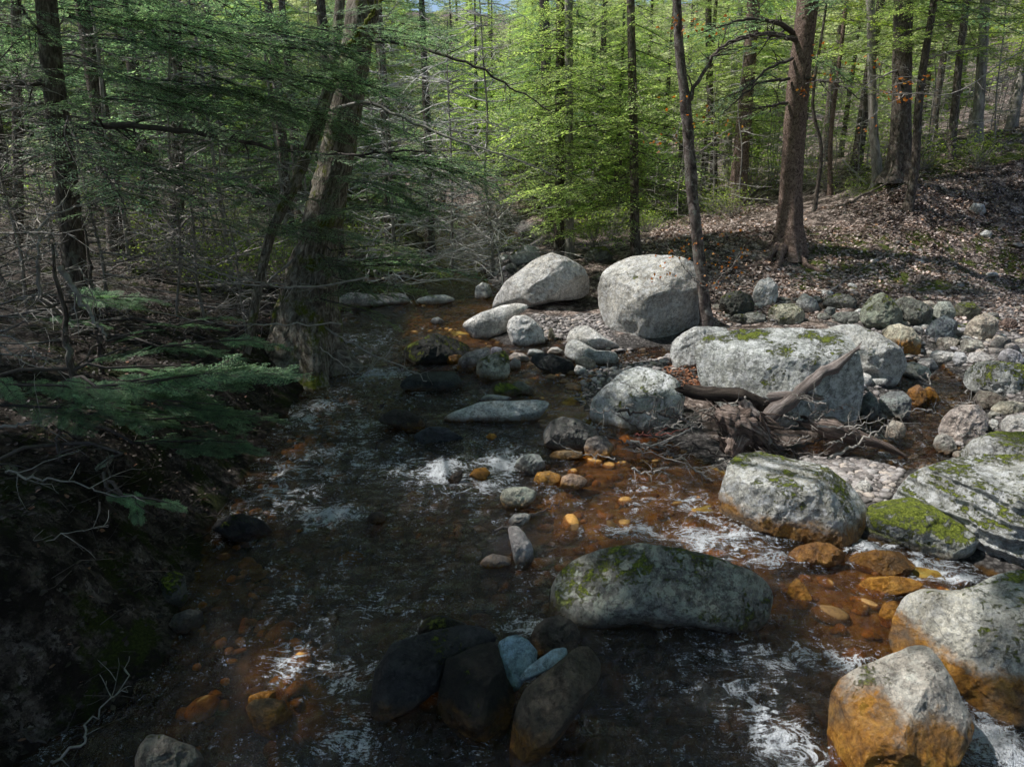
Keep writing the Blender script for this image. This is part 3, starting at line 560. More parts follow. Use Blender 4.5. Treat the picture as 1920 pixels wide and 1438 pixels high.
# the ring of stones in the shade at the bottom
rock(o8("255 1060 280 930 370 790 460 760 600 720 750 690 870 720 925 775 820 830 690 870 650 940 620 985 480 1070 350 1110 270 1110"), "long dark stone with mossy edge, leftmost of the stones ringing the two blue ones", L((.085, .08, .08), .35, .05, .3, .2), depth=.75, rough=.04)
rock(o8("500 735 530 670 590 645 650 650 760 690 740 740 640 760 540 760"), "small dark stone with a strip of moss behind the long dark stone", L((.085, .08, .075), .6, .05, .2, .2), name="rock", cat="rock", depth=.9, off=.6)
rock(o8("600 1090 630 960 650 870 700 850 800 800 910 775 930 850 960 960 1010 1050 990 1120 960 1190 900 1240 760 1230 650 1170"), "blocky brown black stone touching the left side of the round blue stone", L((.065, .055, .045), .1, .12, .35, .1), depth=.9, rough=.04)
rock(o8("898 850 920 780 965 755 1010 742 1070 770 1118 830 1115 880 1070 940 1030 1010 1000 1040 960 980 910 910"), "round pale blue stone leaning between the dark stones", L((.25, .36, .42), .0, .0, .0, .25), name="rock", cat="rock", depth=.45, rough=.02, off=-.2, fr=2, facets=[(0, 0, -1, .6)], lift=-.05, below=1.05)
rock(o8("1018 988 1050 930 1130 865 1200 818 1265 808 1275 845 1210 905 1120 955 1060 980"), "thin pale blue blade of stone resting on the brown stone, right of the round blue one", L((.33, .44, .50), .0, .0, .0, .15), name="rock", cat="rock", depth=.35, rough=.015, off=-.2, fr=2, facets=[(.1, .3, -1, .5)], lift=-.12, below=1.0, ground_py=1300)
rock(o8("1075 770 1110 700 1150 665 1220 642 1290 665 1325 700 1338 750 1320 810 1270 850 1190 840 1110 820"), "rounded grey brown stone at the upper right of the two blue stones", L((.15, .135, .12), .1, .04, .3, .2), depth=.95, rough=.035)
rock(o8("970 1290 1000 1130 1060 1020 1130 960 1200 905 1330 800 1410 785 1462 860 1440 960 1360 1090 1270 1190 1150 1300 1050 1340 985 1340"), "smooth tilted brown stone with an orange streak, lower right of the two blue stones", L((.17, .14, .105), .05, .13, .55, .2), depth=.8, rough=.025)
rock(o8("965 200 985 184 1015 186 1050 220 1085 275 1105 335 1070 385 1005 375 985 300 975 250"), "small upright angular stone glinting alone in midstream above the blue stones", L((.38, .34, .32), .0, .02, .4, .2), name="rock", cat="rock", depth=.9, rough=.06, fr=8, sub=5)
rock(o8("818 378 850 345 890 329 950 340 985 350 985 378 920 395 850 395"), "low flat stone with a bright orange rim beside the small upright stone", L((.42, .36, .33), .0, .04, 1, .1), name="rock", cat="rock", depth=.9, sub=5)
rock(o8("955 185 975 150 1000 122 1050 118 1088 130 1070 165 1020 190"), "rounded grey stone behind the small upright angular stone", L(GREY, .0, .02, .4, .2), name="rock", cat="rock", depth=.9, sub=5)
rock(o8("240 150 265 115 310 112 340 135 330 165 280 172"), "tiny black stone beside the left foam patch", L((.05, .045, .04), .0, .04, .3, .1), name="rock", cat="rock", depth=.9, sub=5)
# left side of the stream
rock([(395, 993), (405, 976), (428, 965), (455, 962), (492, 974), (513, 991), (490, 1004), (440, 1010)], "lone domed dark stone in the shaded water near the left bank", L((.085, .08, .085), .05, .04, .1, .2), depth=.9, sub=5)
rock(o7("815 480 850 430 900 415 950 440 965 540 920 590 860 590"), "grey block with a moss cap at the foot of the left bank", L((.16, .155, .14), .6, .03, .2, .3), name="rock", cat="rock", depth=.9, sub=5)
rock(o7("865 690 900 640 970 612 1040 622 1045 680 990 725 900 730"), "smooth dark stone below the moss capped block at the left bank", L((.13, .125, .115), .1, .03, .2, .3), name="rock", cat="rock", depth=.9, sub=5)
rock(o7("690 1380 715 1310 760 1262 830 1258 900 1285 1000 1320 1045 1370 1055 1450 950 1520 760 1520 700 1460"), "lumpy stone with a glistening top at the bottom edge, left of the stream middle", L((.28, .25, .22), .1, .03, .3, .4, gloss=.7), depth=.8, rough=.07, sub=6)
rock(o7("1260 1120 1300 1080 1380 1065 1460 1085 1510 1160 1490 1235 1400 1255 1310 1235"), "olive brown stone just awash, above the glistening stone", L((.14, .12, .08), .1, .10, .5, .2), depth=.7, sub=5, lift=.06)
rock(o7("1270 1110 1280 1060 1340 1035 1420 1030 1420 1070 1340 1090"), "flat reddish stone awash behind the olive brown stone", L((.2, .12, .08), 0, .2, .9, .1), name="rock", cat="rock", depth=.7, sub=4, lift=.05)
# midstream
rock(o5("290 905 330 865 385 842 450 850 510 880 545 920 520 945 450 950 370 920"), "low brown stone wedge breaking the left rapids, with foam at its foot", L((.10, .085, .075), .0, .05, .4, .2), depth=.9, sub=5)
rock(o5("480 975 560 930 650 935 740 990 740 1040 640 1065 540 1040 490 1005"), "flat blue grey slab lying just under the water below the low brown wedge", L((.10, .11, .13), .0, .0, .0, .2), depth=.6, sub=5, lift=.25)
rock(o5("600 895 640 875 700 850 745 838 820 806 900 798 1000 799 1100 795 1180 796 1178 830 1150 860 1105 900 1060 905 950 900 830 895 740 893 650 905"), "long flat pale slab crossing midstream with a shadow stripe near its right end", L((.42, .42, .40), .05, .02, .4, .6), depth=.42, rough=.02, facets=[(0, .6, -.8, .5)], fr=2)
rock(o5("825 790 850 766 900 768 985 780 990 797 900 805 830 802"), "small flat grey slab just behind the long pale slab", L(GREY, .0, .02, .3, .5), name="rock", cat="rock", depth=.7, sub=5)
rock(o5("405 725 430 690 470 665 540 648 640 642 690 648 738 705 730 722 650 745 540 750 460 738"), "dark flat topped slab alone in the stream above the low brown wedge", L((.10, .105, .11), .0, .03, .2, .3), depth=.7, rough=.02, facets=[(0, .8, -.5, .5)], fr=2)
rock(o5("890 745 905 715 940 702 990 715 1040 755 1030 775 950 780 900 770"), "low stone with a bright green moss cap, left one of a touching pair", L((.25, .24, .19), .95, .04, .5, .3), name="rock", cat="rock", depth=.8, sub=5)
rock(o5("985 715 1010 700 1045 700 1105 745 1095 765 1050 768"), "low stone with a bright green moss cap, right and smaller one of a touching pair", L((.27, .25, .2), .7, .04, .5, .3), name="rock", cat="rock", depth=.8, sub=5)
rock(o5("430 590 430 530 470 505 520 485 560 460 600 449 660 470 700 482 775 522 755 560 690 590 600 605 490 608"), "black boulder with a mossy sunlit right flank, dividing the stream below the amber pool", L((.07, .068, .06), .65, .05, .1, .3), depth=1.0, rough=.05, facets=[(.55, .5, -.65, .55)])
rock(o5("650 600 655 572 690 562 730 565 725 595 690 612"), "small brown wet stone right of the black mossy boulder", L((.16, .09, .05), 0, .1, .8, .1), name="rock", cat="rock", depth=.9, sub=4)
rock(o5("700 635 715 585 750 555 800 538 850 524 878 535 875 570 810 605 780 640 730 648"), "pinkish stone with an orange wet base, left of the mossy twin humped stone", L((.42, .34, .32), .0, .10, 1, .2), name="rock", cat="rock", depth=.9, sub=5)
rock(o5("870 560 880 530 905 520 935 530 940 550 900 570"), "small lilac grey stone wedged behind the mossy twin humped stone", L((.34, .32, .38), 0, 0, 0, .2), name="rock", cat="rock", depth=.9, sub=4)
rock(o5("795 650 800 612 830 580 880 560 915 548 950 540 972 575 978 640 960 672 900 695 840 688"), "twin humped stone with yellow green moss, a dark crack down its middle", L((.40, .38, .31), .6, .05, .5, .4), depth=.95, rough=.05, sub=6)
rock(o5("1085 600 1085 570 1120 554 1200 560 1260 580 1305 605 1308 650 1255 668 1180 652 1120 625"), "black flat faced stone lying at the head of the amber channel", L((.07, .07, .07), .0, .02, .1, .5), name="rock", cat="rock", depth=.8, sub=5)
rock(o5("965 575 1000 550 1050 558 1080 580 1070 600 1010 590 970 600"), "long pink grey cobble behind the black flat faced stone", L((.40, .34, .31), 0, .0, .3, .2), name="rock", cat="rock", depth=.9, sub=4)
rock(o5("970 610 1000 575 1035 600 1030 640 985 640"), "pointed pink grey stone between the twin humped stone and the black one", L((.36, .31, .31), 0, .02, .3, .2), name="rock", cat="rock", depth=.9, sub=4)
rock(o5("1065 560 1075 535 1110 533 1160 550 1140 560 1090 575"), "flat pale stone behind the left end of the black flat faced stone", L(GREY, 0, 0, .3, .4), name="rock", cat="rock", depth=.9, sub=4)
rock(o5("1310 600 1330 575 1365 568 1420 600 1410 630 1360 638 1320 622"), "smooth tan egg shaped cobble at the right end of the black flat faced stone", L(TAN, 0, 0, .3, .1), name="rock", cat="rock", depth=.9, sub=4, rough=.02, fr=2)
rock(o5("1305 640 1320 614 1365 628 1378 660 1340 672 1312 664"), "white and grey round cobble just below the tan egg shaped one", L(PALE, 0, 0, .3, .5), name="rock", cat="rock", depth=.9, sub=4)
rock(o5("1165 550 1190 525 1220 522 1255 545 1230 562 1180 562"), "white domed stone standing in shallow water left of the white saddle rock", L(PALE, 0, 0, .3, .1), name="rock", cat="rock", depth=.9, sub=4)
rock(o5("1268 480 1285 440 1315 416 1370 413 1410 435 1440 458 1500 493 1565 518 1500 535 1420 545 1330 525 1275 505"), "white saddle shaped rock in full sun below the largest upright boulder", L(PALE, 0, .0, .2, .2), depth=.9, rough=.03)
rock(o5("1258 560 1265 510 1300 478 1350 500 1420 540 1520 545 1545 585 1500 615 1420 610 1340 600 1290 590"), "shade striped grey rock in front of the white saddle shaped rock", L(GREY, 0, .0, .2, .5), depth=.8, rough=.04, sub=5)
rock(o5("725 402 770 378 830 345 930 310 1010 297 1080 308 1050 345 1000 365 975 400 960 430 870 458 800 475 770 440"), "smooth white rock sheet sloping into the amber pool", L((.58, .56, .53), .0, -.0 + .01, .3, .1), depth=.5, rough=.015, fr=2)
rock(o5("960 430 970 385 1005 358 1060 360 1100 385 1150 445 1162 495 1110 512 1020 520 985 490"), "rounded white and grey boulder at the lower right corner of the white rock sheet", L(PALE, 0, .02, .3, .6), depth=.95, sub=5)
rock(o5("1170 480 1180 430 1195 420 1205 470 1200 495 1180 498"), "small pointed olive stone beside the rounded white and grey boulder", L(OLIV, 0, .0, .2, .4), name="rock", cat="rock", depth=.9, sub=4)
rock(o5("1145 975 1155 935 1190 900 1250 880 1330 892 1400 935 1435 975 1420 1020 1360 1055 1240 1065 1165 1045"), "round dark boulder with a pale dappled top, edge of the amber shallows", L((.16, .15, .14), .15, .04, .6, .4), depth=.95, sub=6)
rock(o5("1355 1040 1370 1000 1420 975 1470 985 1512 1035 1490 1075 1440 1098 1375 1090"), "small round stone with an orange wet foot leaning on the round dark boulder", L((.30, .26, .24), 0, .08, 1, .2), name="rock", cat="rock", depth=.9, sub=5)
rock(o5("1175 1085 1200 1060 1260 1052 1350 1060 1355 1090 1250 1098"), "flat tan stone awash just below the round dark boulder", L((.35, .28, .18), 0, .1, .7, .1), name="rock", cat="rock", depth=.7, sub=4)
rock(o5("1235 1230 1245 1190 1290 1172 1345 1185 1380 1210 1350 1240 1270 1258"), "triangular salmon coloured stone shining in the shallows", L((.50, .36, .28), 0, .07, 1, .1), name="rock", cat="rock", depth=.9, sub=5)
rock(o5("1090 1210 1120 1165 1180 1160 1240 1180 1240 1220 1170 1235"), "flat yellow brown stone awash left of the salmon triangular stone", L((.40, .28, .12), 0, .12, .8, .1), name="rock", cat="rock", depth=.7, sub=4, lift=.03)
rock(o5("1000 1130 1020 1095 1070 1072 1130 1075 1162 1130 1110 1178 1040 1168"), "flat silvery stone with water sliding past, upper end of the small rapids", L((.30, .30, .29), 0, .0, .3, .7, gloss=.5), name="rock", cat="rock", depth=.8, sub=5)
rock(o5("925 1300 940 1255 980 1243 1060 1243 1115 1265 1110 1300 1050 1340 960 1355"), "greenish grey squared stone with a dark waterline at the edge of the shade", L((.33, .33, .28), .2, .04, .7, .5), name="rock", cat="rock", depth=.9, sub=5)
rock(o5("655 1205 680 1175 720 1152 738 1160 728 1200 690 1232"), "sharp black stone splitting the foam of the small rapids", L((.05, .05, .05), 0, .1, .2, .1), name="rock", cat="rock", depth=.9, sub=4)
rock(o5("765 1185 790 1150 850 1140 880 1170 850 1200 790 1205"), "orange brown stone with water pouring round it, between two foam tongues", L((.4, .2, .08), 0, .2, 1, .1), name="rock", cat="rock", depth=.8, sub=4, lift=.03)
rock(o5("850 985 870 965 900 968 910 985 880 998"), "tiny orange stone top poking from dark water below the long pale slab", L((.45, .24, .1), 0, .1, 1, .1), name="rock", cat="rock", depth=.8, sub=4)
rock(o5("1040 235 1060 215 1100 215 1110 250 1070 262"), "small cream stone at the foot of the pale pointed boulder", L(PALE, 0, 0, 0, .1), name="rock", cat="rock", depth=.9, sub=4)
rock(o5("565 392 580 375 605 368 640 388 635 400 590 405"), "small white stone standing alone in the amber pool", L(PALE, 0, 0, .3, .1), name="rock", cat="rock", depth=.9, sub=4)
rock(o5("795 260 800 215 835 188 870 200 888 245 870 272 820 275"), "pale block left of the pale pointed boulder, hemlock tip in front", L(PALE, .1, 0, .3, .4), depth=.9, sub=5)
rock(o5("60 305 90 270 150 240 230 248 300 250 420 243 460 268 455 296 380 300 250 310 120 318"), "long pale flat rock at the far left shore of the amber pool", L((.5, .45, .42), 0, 0, .4, .2), depth=.6, sub=5, fr=2)
rock(o5("482 292 510 272 560 258 640 253 700 278 670 292 560 306"), "low white flat rock at the head of the amber pool", L(PALE, 0, 0, .4, .2), depth=.6, sub=5, fr=2)
rock(o9("680 370 690 335 760 288 850 268 920 275 1000 325 1000 370 900 395 760 390"), "reddish domed rock with water skin sliding over it, above the whale backed boulder", L((.30, .19, .15), .1, .2, .5, .2, gloss=.6), depth=.8, sub=6, lift=.05)
rock(o9("1000 370 1040 330 1150 308 1290 318 1370 390 1330 440 1200 470 1060 440"), "brown rock hump under a thin sheet of fast water, left of the moss lobe", L((.17, .12, .08), .0, .3, .5, .1, gloss=.6), depth=.7, sub=6, lift=.12)
rock(o9("1050 490 1120 450 1250 440 1350 460 1420 490 1340 530 1200 545 1170 590 1090 590"), "flat amber stone glowing through the water left of the big cream boulder", L((.5, .3, .1), 0, .6, 1, .0), depth=.5, sub=5, lift=.14)
rock(o9("695 560 710 490 750 450 800 500 830 560 800 600 720 590"), "amber stone under water at the right tip of the whale backed boulder", L((.5, .3, .1), 0, .6, 1, .0), name="rock", cat="rock", depth=.6, sub=5, lift=.1)
rock(o9("1170 640 1200 580 1260 570 1290 620 1250 690 1200 700"), "orange stone under water tucked against the big cream boulder", L((.5, .28, .1), 0, .6, 1, .0), name="rock", cat="rock", depth=.6, sub=4, lift=.08)
# stones of the right bank
rb = [("523 262 535 215 560 180 612 163 652 205 658 250 640 285 600 312 550 300", "pale grey egg shaped boulder perched at the foot of the leafy slope", L(PALE, .1, 0, 0, .7), "boulder"),
      ("350 320 360 270 400 245 460 233 520 260 540 300 520 345 440 370 380 360", "dark mossy boulder left of the pale egg shaped one", L((.14, .14, .12), .5, 0, 0, .4), "boulder"),
      ("600 370 610 325 645 303 740 297 790 340 795 375 750 408 660 408 610 395", "tan mossy boulder in front of the pale egg shaped one", L((.36, .34, .26), .45, 0, .2, .4), "boulder"),
      ("400 385 430 355 500 350 520 375 490 400 420 405", "low dark stone with green rim below the dark mossy boulder", L((.2, .2, .18), .5, 0, 0, .4), "rock"),
      ("745 290 790 243 855 285 875 330 820 345 770 320", "slanting grey stone right of the tan mossy boulder", L(GREY, .1, 0, 0, .5), "rock"),
      ("880 300 905 265 960 248 1020 252 1065 290 1040 320 960 330", "broad dark stone with a mossy edge among the leaves at the slope foot", L((.22, .21, .19), .4, 0, 0, .5), "rock"),
      ("890 340 910 315 950 322 950 350 915 365", "small grey stone below the broad dark stone", L((.25, .25, .25), 0, 0, 0, .4), "rock"),
      ("920 370 960 345 1060 340 1105 385 1095 410 1000 405", "long low grey stone left of the mossy pyramid boulder", L((.27, .27, .25), .1, 0, 0, .4), "rock"),
      ("1075 370 1085 315 1120 270 1190 243 1245 275 1298 350 1300 400 1250 435 1170 432 1110 400", "pyramid shaped mossy grey green boulder", L((.30, .31, .25), .45, 0, 0, .5), "boulder"),
      ("1230 300 1300 262 1400 290 1455 330 1445 390 1410 425 1320 420 1290 350", "dark rounded boulder right behind the mossy pyramid", L((.2, .2, .18), .3, 0, 0, .4), "boulder"),
      ("1185 450 1220 415 1280 403 1350 428 1395 495 1390 540 1350 560 1290 548 1240 500", "grey boulder stained orange on its lower right, below the mossy pyramid", L((.38, .34, .26), .1, .26, .9, .4), "boulder"),
      ("1440 375 1450 330 1475 288 1540 290 1570 335 1565 385 1500 400", "square grey stone behind the shiny grey one", L((.33, .34, .30), .15, 0, 0, .4), "rock"),
      ("1555 350 1570 300 1600 290 1660 290 1705 335 1680 370 1610 385", "moss topped stone right of the square grey stone", L((.28, .27, .2), .75, 0, 0, .3), "rock"),
      ("1405 480 1415 435 1450 390 1510 358 1585 395 1580 455 1530 500 1460 510", "faceted blue grey stone with a pale streak", L((.28, .29, .31), 0, 0, 0, .6), "boulder"),
      ("1610 450 1625 405 1670 365 1725 343 1790 385 1785 440 1720 490 1640 488", "tan rounded boulder with a mossy back, right of the faceted blue grey one", L((.40, .34, .28), .3, 0, 0, .3), "boulder"),
      ("1465 510 1480 475 1540 472 1590 485 1570 540 1500 540", "flat buff stone below the faceted blue grey one", L(TAN, 0, 0, .2, .3), "rock"),
      ("1745 510 1775 470 1850 478 1860 530 1790 548", "dark cobble with a pale rim near the right edge", L((.25, .23, .22), 0, 0, .2, .3), "rock"),
      ("1785 575 1800 545 1840 528 1900 548 1925 595 1870 615 1810 605", "lilac white rounded stone near the right edge", L((.42, .40, .42), 0, 0, 0, .3), "rock"),
      ("1425 585 1440 550 1470 538 1560 550 1560 590 1500 612", "long white cobble, left one of two side by side", L(PALE, 0, 0, 0, .2), "rock"),
      ("1550 585 1565 548 1610 550 1650 600 1610 625 1570 615", "long white cobble, right one of two side by side", L((.46, .46, .48), 0, 0, 0, .2), "rock"),
      ("1270 650 1290 610 1350 598 1430 630 1448 665 1420 692 1340 690", "smooth pale green grey stone right of the sloping pale slab", L((.38, .40, .35), .15, 0, 0, .4), "rock"),
      ("1365 610 1390 582 1450 580 1485 630 1450 645 1400 640", "small rounded grey stone behind the smooth pale green grey one", L((.36, .34, .33), 0, 0, 0, .3), "rock"),
      ("1478 935 1500 890 1540 850 1600 820 1690 818 1738 880 1735 930 1705 985 1650 1025 1570 1020 1500 985", "big smooth pinkish tan boulder above the flat mossy slab", L((.44, .37, .33), 0, 0, .1, .15), "boulder"),
      ("1450 1020 1465 975 1495 960 1550 985 1580 1045 1540 1075 1480 1060", "grey cobble at the foot of the big smooth pinkish boulder", L((.33, .31, .29), 0, .03, .3, .3), "rock"),
      ("1172 830 1180 780 1230 752 1300 750 1342 790 1335 865 1265 900 1195 885", "round cool grey boulder right of the big flat topped one", L((.28, .29, .29), 0, 0, .2, .5), "boulder"),
      ("1085 850 1090 780 1125 748 1160 785 1190 850 1180 900 1110 890", "grey boulder half in shade left of the round cool grey one", L((.22, .23, .23), 0, 0, .2, .5), "boulder"),
      ("1205 975 1215 930 1245 895 1300 915 1315 950 1300 1000 1245 1005", "small angular tan stone under the end of the fallen log piece", L(TAN, 0, 0, .2, .3), "rock"),
      ("1310 790 1325 740 1375 714 1415 745 1425 790 1390 825 1330 815", "reddish purple stone with an orange face", L(RED, 0, .2, .6, .2), "rock"),
      ("1400 745 1430 725 1460 740 1490 790 1450 810 1420 790", "orange stone at the edge of the little side pool", L((.5, .26, .14), 0, .2, .8, .1), "rock"),
      ("1605 690 1620 640 1670 600 1780 595 1920 610 1990 700 1960 765 1850 790 1740 760 1640 720", "wide boulder with thick moss in its hollow, cut by the right edge above the side pool", L((.36, .37, .35), .7, 0, .1, .5), "boulder"),
      ("1655 790 1690 743 1760 755 1840 790 1800 825 1740 850 1690 830", "slanting brown flake of rock in front of the thickly mossed boulder", L((.24, .2, .17), .1, 0, .2, .5), "rock"),
      ("1745 835 1790 802 1860 800 1960 820 1950 858 1860 868 1780 862", "flat buff slab at the right edge above the white stones", L((.42, .38, .30), 0, 0, .1, .2), "rock"),
      ("1795 915 1830 878 1900 868 1970 890 1970 945 1850 955 1805 945", "white rounded stone touching the flat mossy slab", L(PALE, .05, 0, 0, .3), "rock"),
      ("1730 920 1755 890 1785 900 1795 940 1760 955 1735 945", "small banded grey stone left of the white rounded one", L(GREY, 0, 0, 0, .6), "rock"),
      ("1725 870 1750 850 1800 862 1790 890 1740 890", "small cream stone above the small banded grey one", L((.42, .40, .35), 0, 0, 0, .3), "rock"),
      ("1045 1245 1070 1215 1105 1203 1140 1240 1135 1275 1085 1280", "white angular stone on the gravel behind the wedge shaped boulder", L(PALE, 0, 0, 0, .3), "rock"),
      ("1080 640 1085 600 1110 580 1145 600 1140 635 1110 645", "white stone against the right end of the big flat topped boulder", L(PALE, 0, 0, 0, .3), "rock"),
      ("1125 700 1150 665 1200 640 1260 660 1240 700 1170 718", "flat pale cobble right of the big flat topped boulder", L((.38, .37, .38), 0, 0, 0, .3), "rock"),
      ("1200 660 1225 620 1260 635 1270 680 1230 690", "cone shaped grey stone beside the broken stake", L((.3, .3, .28), 0, 0, 0, .3), "rock"),
      ("1800 395 1830 370 1880 380 1890 410 1850 430 1810 425", "small red brown stone near the right edge of the bank", L((.36, .25, .21), 0, 0, 0, .2), "rock"),
      ("1590 495 1620 480 1700 490 1720 530 1670 550 1600 540", "flat buff grey stone below the tan rounded boulder", L((.36, .34, .3), 0, 0, 0, .4), "rock"),
      ("1620 595 1640 555 1700 545 1775 575 1770 600 1690 605", "flat white pink stone with a stick shadow near the mossed boulder", L((.46, .43, .41), 0, 0, 0, .2), "rock")]
for s, lab, m_, k in rb: rock(o6(s), lab, m_, name=k, cat=k, depth=.95, sub=6 if k == "boulder" else 5)
rock([(954, 482), (965, 470), (987, 459), (1012, 466), (1014, 485), (990, 494), (965, 492)], "mossy round stone at the far stream bend, left of the thin trunks", L(GREY, .5, 0, 0, .4), depth=.9, sub=5)
rock([(1095, 480), (1110, 462), (1135, 462), (1150, 478), (1140, 492), (1105, 492)], "mossy boulder in the shade under the bright hemlock boughs", L((.2, .2, .16), .7, 0, 0, .4), depth=.9, sub=5)
rock([(1815, 395), (1825, 381), (1845, 383), (1850, 397), (1835, 404)], "pale round stone half way up the leafy slope", L(GREY, .1, 0, 0, .4), name="rock", cat="rock", depth=.9, sub=4)
rock([(1835, 440), (1848, 431), (1862, 436), (1858, 446)], "small pale stone on the leafy slope near the right edge", L(GREY, .1, 0, 0, .4), name="rock", cat="rock", depth=.9, sub=4)
# submerged stones that glow through the amber water
for (a, b, w_, h_, lab) in [(520, 1215, 34, 26, "glowing orange stone under water in the lone sun spot of the shaded left stream"), (545, 1265, 24, 18, "dim orange stone just below the glowing one in the lone sun spot"), (378, 1060, 28, 20, "dull orange stone under water by the left bank"),
                            (1270, 975, 40, 16, "orange stone under the bright ripples left of the wedge shaped boulder"), (1180, 880, 36, 14, "yellow brown stone under the sunny shallows"), (1250, 925, 40, 16, "amber stone in the middle of the sunny shallows"), (1150, 935, 34, 14, "amber stone at the shade line of the sunny shallows"),
                            (1200, 830, 40, 12, "dark amber stone beneath the red twig"), (1420, 1010, 40, 12, "mossy green stone under the rapids in front of the wedge shaped boulder"), (660, 1045, 26, 12, "faint brown stone under the dark middle water")]:
    pts = [(a + w_ * math.cos(t) * (1 + .15 * math.sin(3 * t + a)), b + h_ * math.sin(t) * (1 + .15 * math.cos(2 * t + b))) for t in np.linspace(0, 6.28, 11)[:-1]]
    rock(pts, lab, L((.42, .26, .09) if "mossy" not in lab else (.2, .26, .06), 0, .6, 1 if "mossy" not in lab else .1, .0), name="rock", cat="rock", depth=.6, sub=4, lift=.34)

# loose cobbles one can count: single objects from shared bodies; finer ones are gravel
BOD = [stone_body(100 + i, 4, 4 + i % 4, .05, 2.1 + .15 * (i % 4)) for i in range(12)]
CM = [L(PALE, 0, .0, .3, .3), L(GREY, 0, .0, .3, .4), L((.40, .38, .40), 0, .0, .3, .3), L((.38, .33, .28), 0, 0, .4, .3), L((.26, .25, .24), .15, 0, .3, .3), L((.42, .36, .33), 0, 0, .3, .2), L((.30, .29, .27), .5, 0, .3, .4), L((.34, .25, .2), 0, .03, .6, .2)]
_cm = {}
def cobble(P, size, seed, label, group, flat=.6, mats=None, name="cobble", cat="cobble"):
    r = random.Random(seed); k = r.randrange(12); mi = r.choice(mats or range(8)); key = (k, mi)
    if key not in _cm:
        o = build(name, [BOD[k]], CM[mi], smooth=True); _cm[key] = o.data
    else:
        o = bpy.data.objects.new(name, _cm[key]); col.objects.link(o)
    o.name = name; o.location = P; o.rotation_euler = (r.uniform(-.3, .3), r.uniform(-.3, .3), r.uniform(0, 6.3)); o.scale = (size * r.uniform(.9, 1.3), size * r.uniform(.7, 1), size * flat * r.uniform(.7, 1.1))
    return tag(o, label, cat, group)
def inpoly(x, y, poly):
    c = False; n = len(poly)
    for i in range(n):
        a, b = poly[i], poly[(i + 1) % n]
        if (a[1] > y) != (b[1] > y) and x < (b[0] - a[0]) * (y - a[1]) / (b[1] - a[1]) + a[0]: c = not c
    return c
def scatter_cobbles(poly, n, smin, smax, label, group, seed, mats=None, gap=.8):
    r = random.Random(seed); pts = []; xs = [p[0] for p in poly]; ys = [p[1] for p in poly]; tries = 0
    while len(pts) < n and tries < n * 30:
        tries += 1; x, y = r.uniform(min(xs), max(xs)), r.uniform(min(ys), max(ys))
        if not inpoly(x, y, poly): continue
        P = hit(x, y, False); s = smin * (smax / smin) ** (r.random() ** 1.6)
        if any((P[0] - q[0]) ** 2 + (P[1] - q[1]) ** 2 < ((s + q[2]) * gap) ** 2 for q in pts): continue
        pts.append((P[0], P[1], s)); cobble((P[0], P[1], P[2] + s * .2), s, seed * 1000 + len(pts), label, group, mats=mats)
scatter_cobbles([(1600, 740), (1640, 640), (1700, 600), (1920, 640), (1920, 690), (1800, 660), (1690, 700)], 72, .05, .17, "pale rounded cobble on the sunny bar between the big flat topped boulder and the right edge", "pale cobbles of the sunny right bar", 1, [0, 1, 2, 3, 5])
scatter_cobbles([(1330, 600), (1340, 565), (1500, 560), (1700, 560), (1920, 560), (1930, 600), (1700, 640), (1560, 605)], 56, .06, .17, "dusty cobble among dead leaves at the foot of the right slope", "cobbles at the foot of the leafy slope", 2, [1, 3, 4, 6])
scatter_cobbles([(960, 690), (960, 660), (1060, 690), (1140, 650), (1300, 660), (1220, 690), (1130, 720), (1100, 740), (1000, 705)], 56, .035, .11, "small mixed cobble round the head of the amber channel", "small cobbles at the head of the amber channel", 3, [0, 1, 3, 5, 7])
scatter_cobbles([(700, 465), (860, 455), (990, 455), (960, 520), (880, 530), (760, 545), (690, 530)], 52, .08, .24, "dim cobble in the far stream bed beyond the amber pool", "cobbles of the far stream bed", 4, [1, 2, 3, 4, 7])
scatter_cobbles([(1620, 750), (1700, 800), (1850, 870), (1800, 930), (1690, 870), (1640, 800)], 22, .05, .12, "damp cobble beside the little side pool", "damp cobbles round the side pool", 5, [1, 3, 4, 7])
scatter_cobbles([(1340, 480), (1920, 430), (1920, 560), (1340, 560)], 26, .05, .12, "grey stone half buried in dead leaves on the right slope", "stones half buried on the right slope", 6, [1, 4, 6])
scatter_cobbles([(640, 580), (760, 560), (790, 600), (740, 640), (640, 620)], 14, .06, .16, "dark wet cobble in the riffle by the left shore of the amber pool", "cobbles of the left riffle", 7, [1, 3, 4, 7])

def strew(name, n, regions, smin, smax, m_, seed, flat=.6, sink=.3, under=False):
    """one mass of small stones nobody could count"""
    r = np.random.default_rng(seed); V0, F0 = stone_body(seed, 2, 4, .08); parts = []; tot = sum(w for _, w in regions); Vl = []; Fl = []; off = 0
    for poly, w in regions:
        wp = np.array([hit(a, b)[:2] for a, b in poly]); k = int(n * w / tot); lo, hi = wp.min(0), wp.max(0); c = 0
        while c < k:
            q = r.uniform(lo, hi, (k * 2, 2)); ins = sdist(np.hstack([q, q[:, :1] * 0]), wp) < 0; q = q[ins][:k - c]
            if not len(q): break
            z = samp(GZ, q[:, 0], q[:, 1]); s = smin * (smax / smin) ** (r.random(len(q)) ** 2)
            for (x, y), zz, ss in zip(q, z, s):
                if under and zz + ss * .75 > wlev(y): continue
                A = rotz(r.uniform(0, 6.28)) @ rotx(r.normal(0, .3)); Vl.append((V0 * [ss * r.uniform(.8, 1.4), ss, ss * flat * r.uniform(.6, 1.2)]) @ A.T + [x, y, zz + ss * flat * (1 - sink) * .5]); Fl.append(F0 + off); off += len(V0)
            c += len(q)
    o = build(name, [(np.concatenate(Vl), np.concatenate(Fl))], m_, smooth=True); return tag(o, kind="stuff")
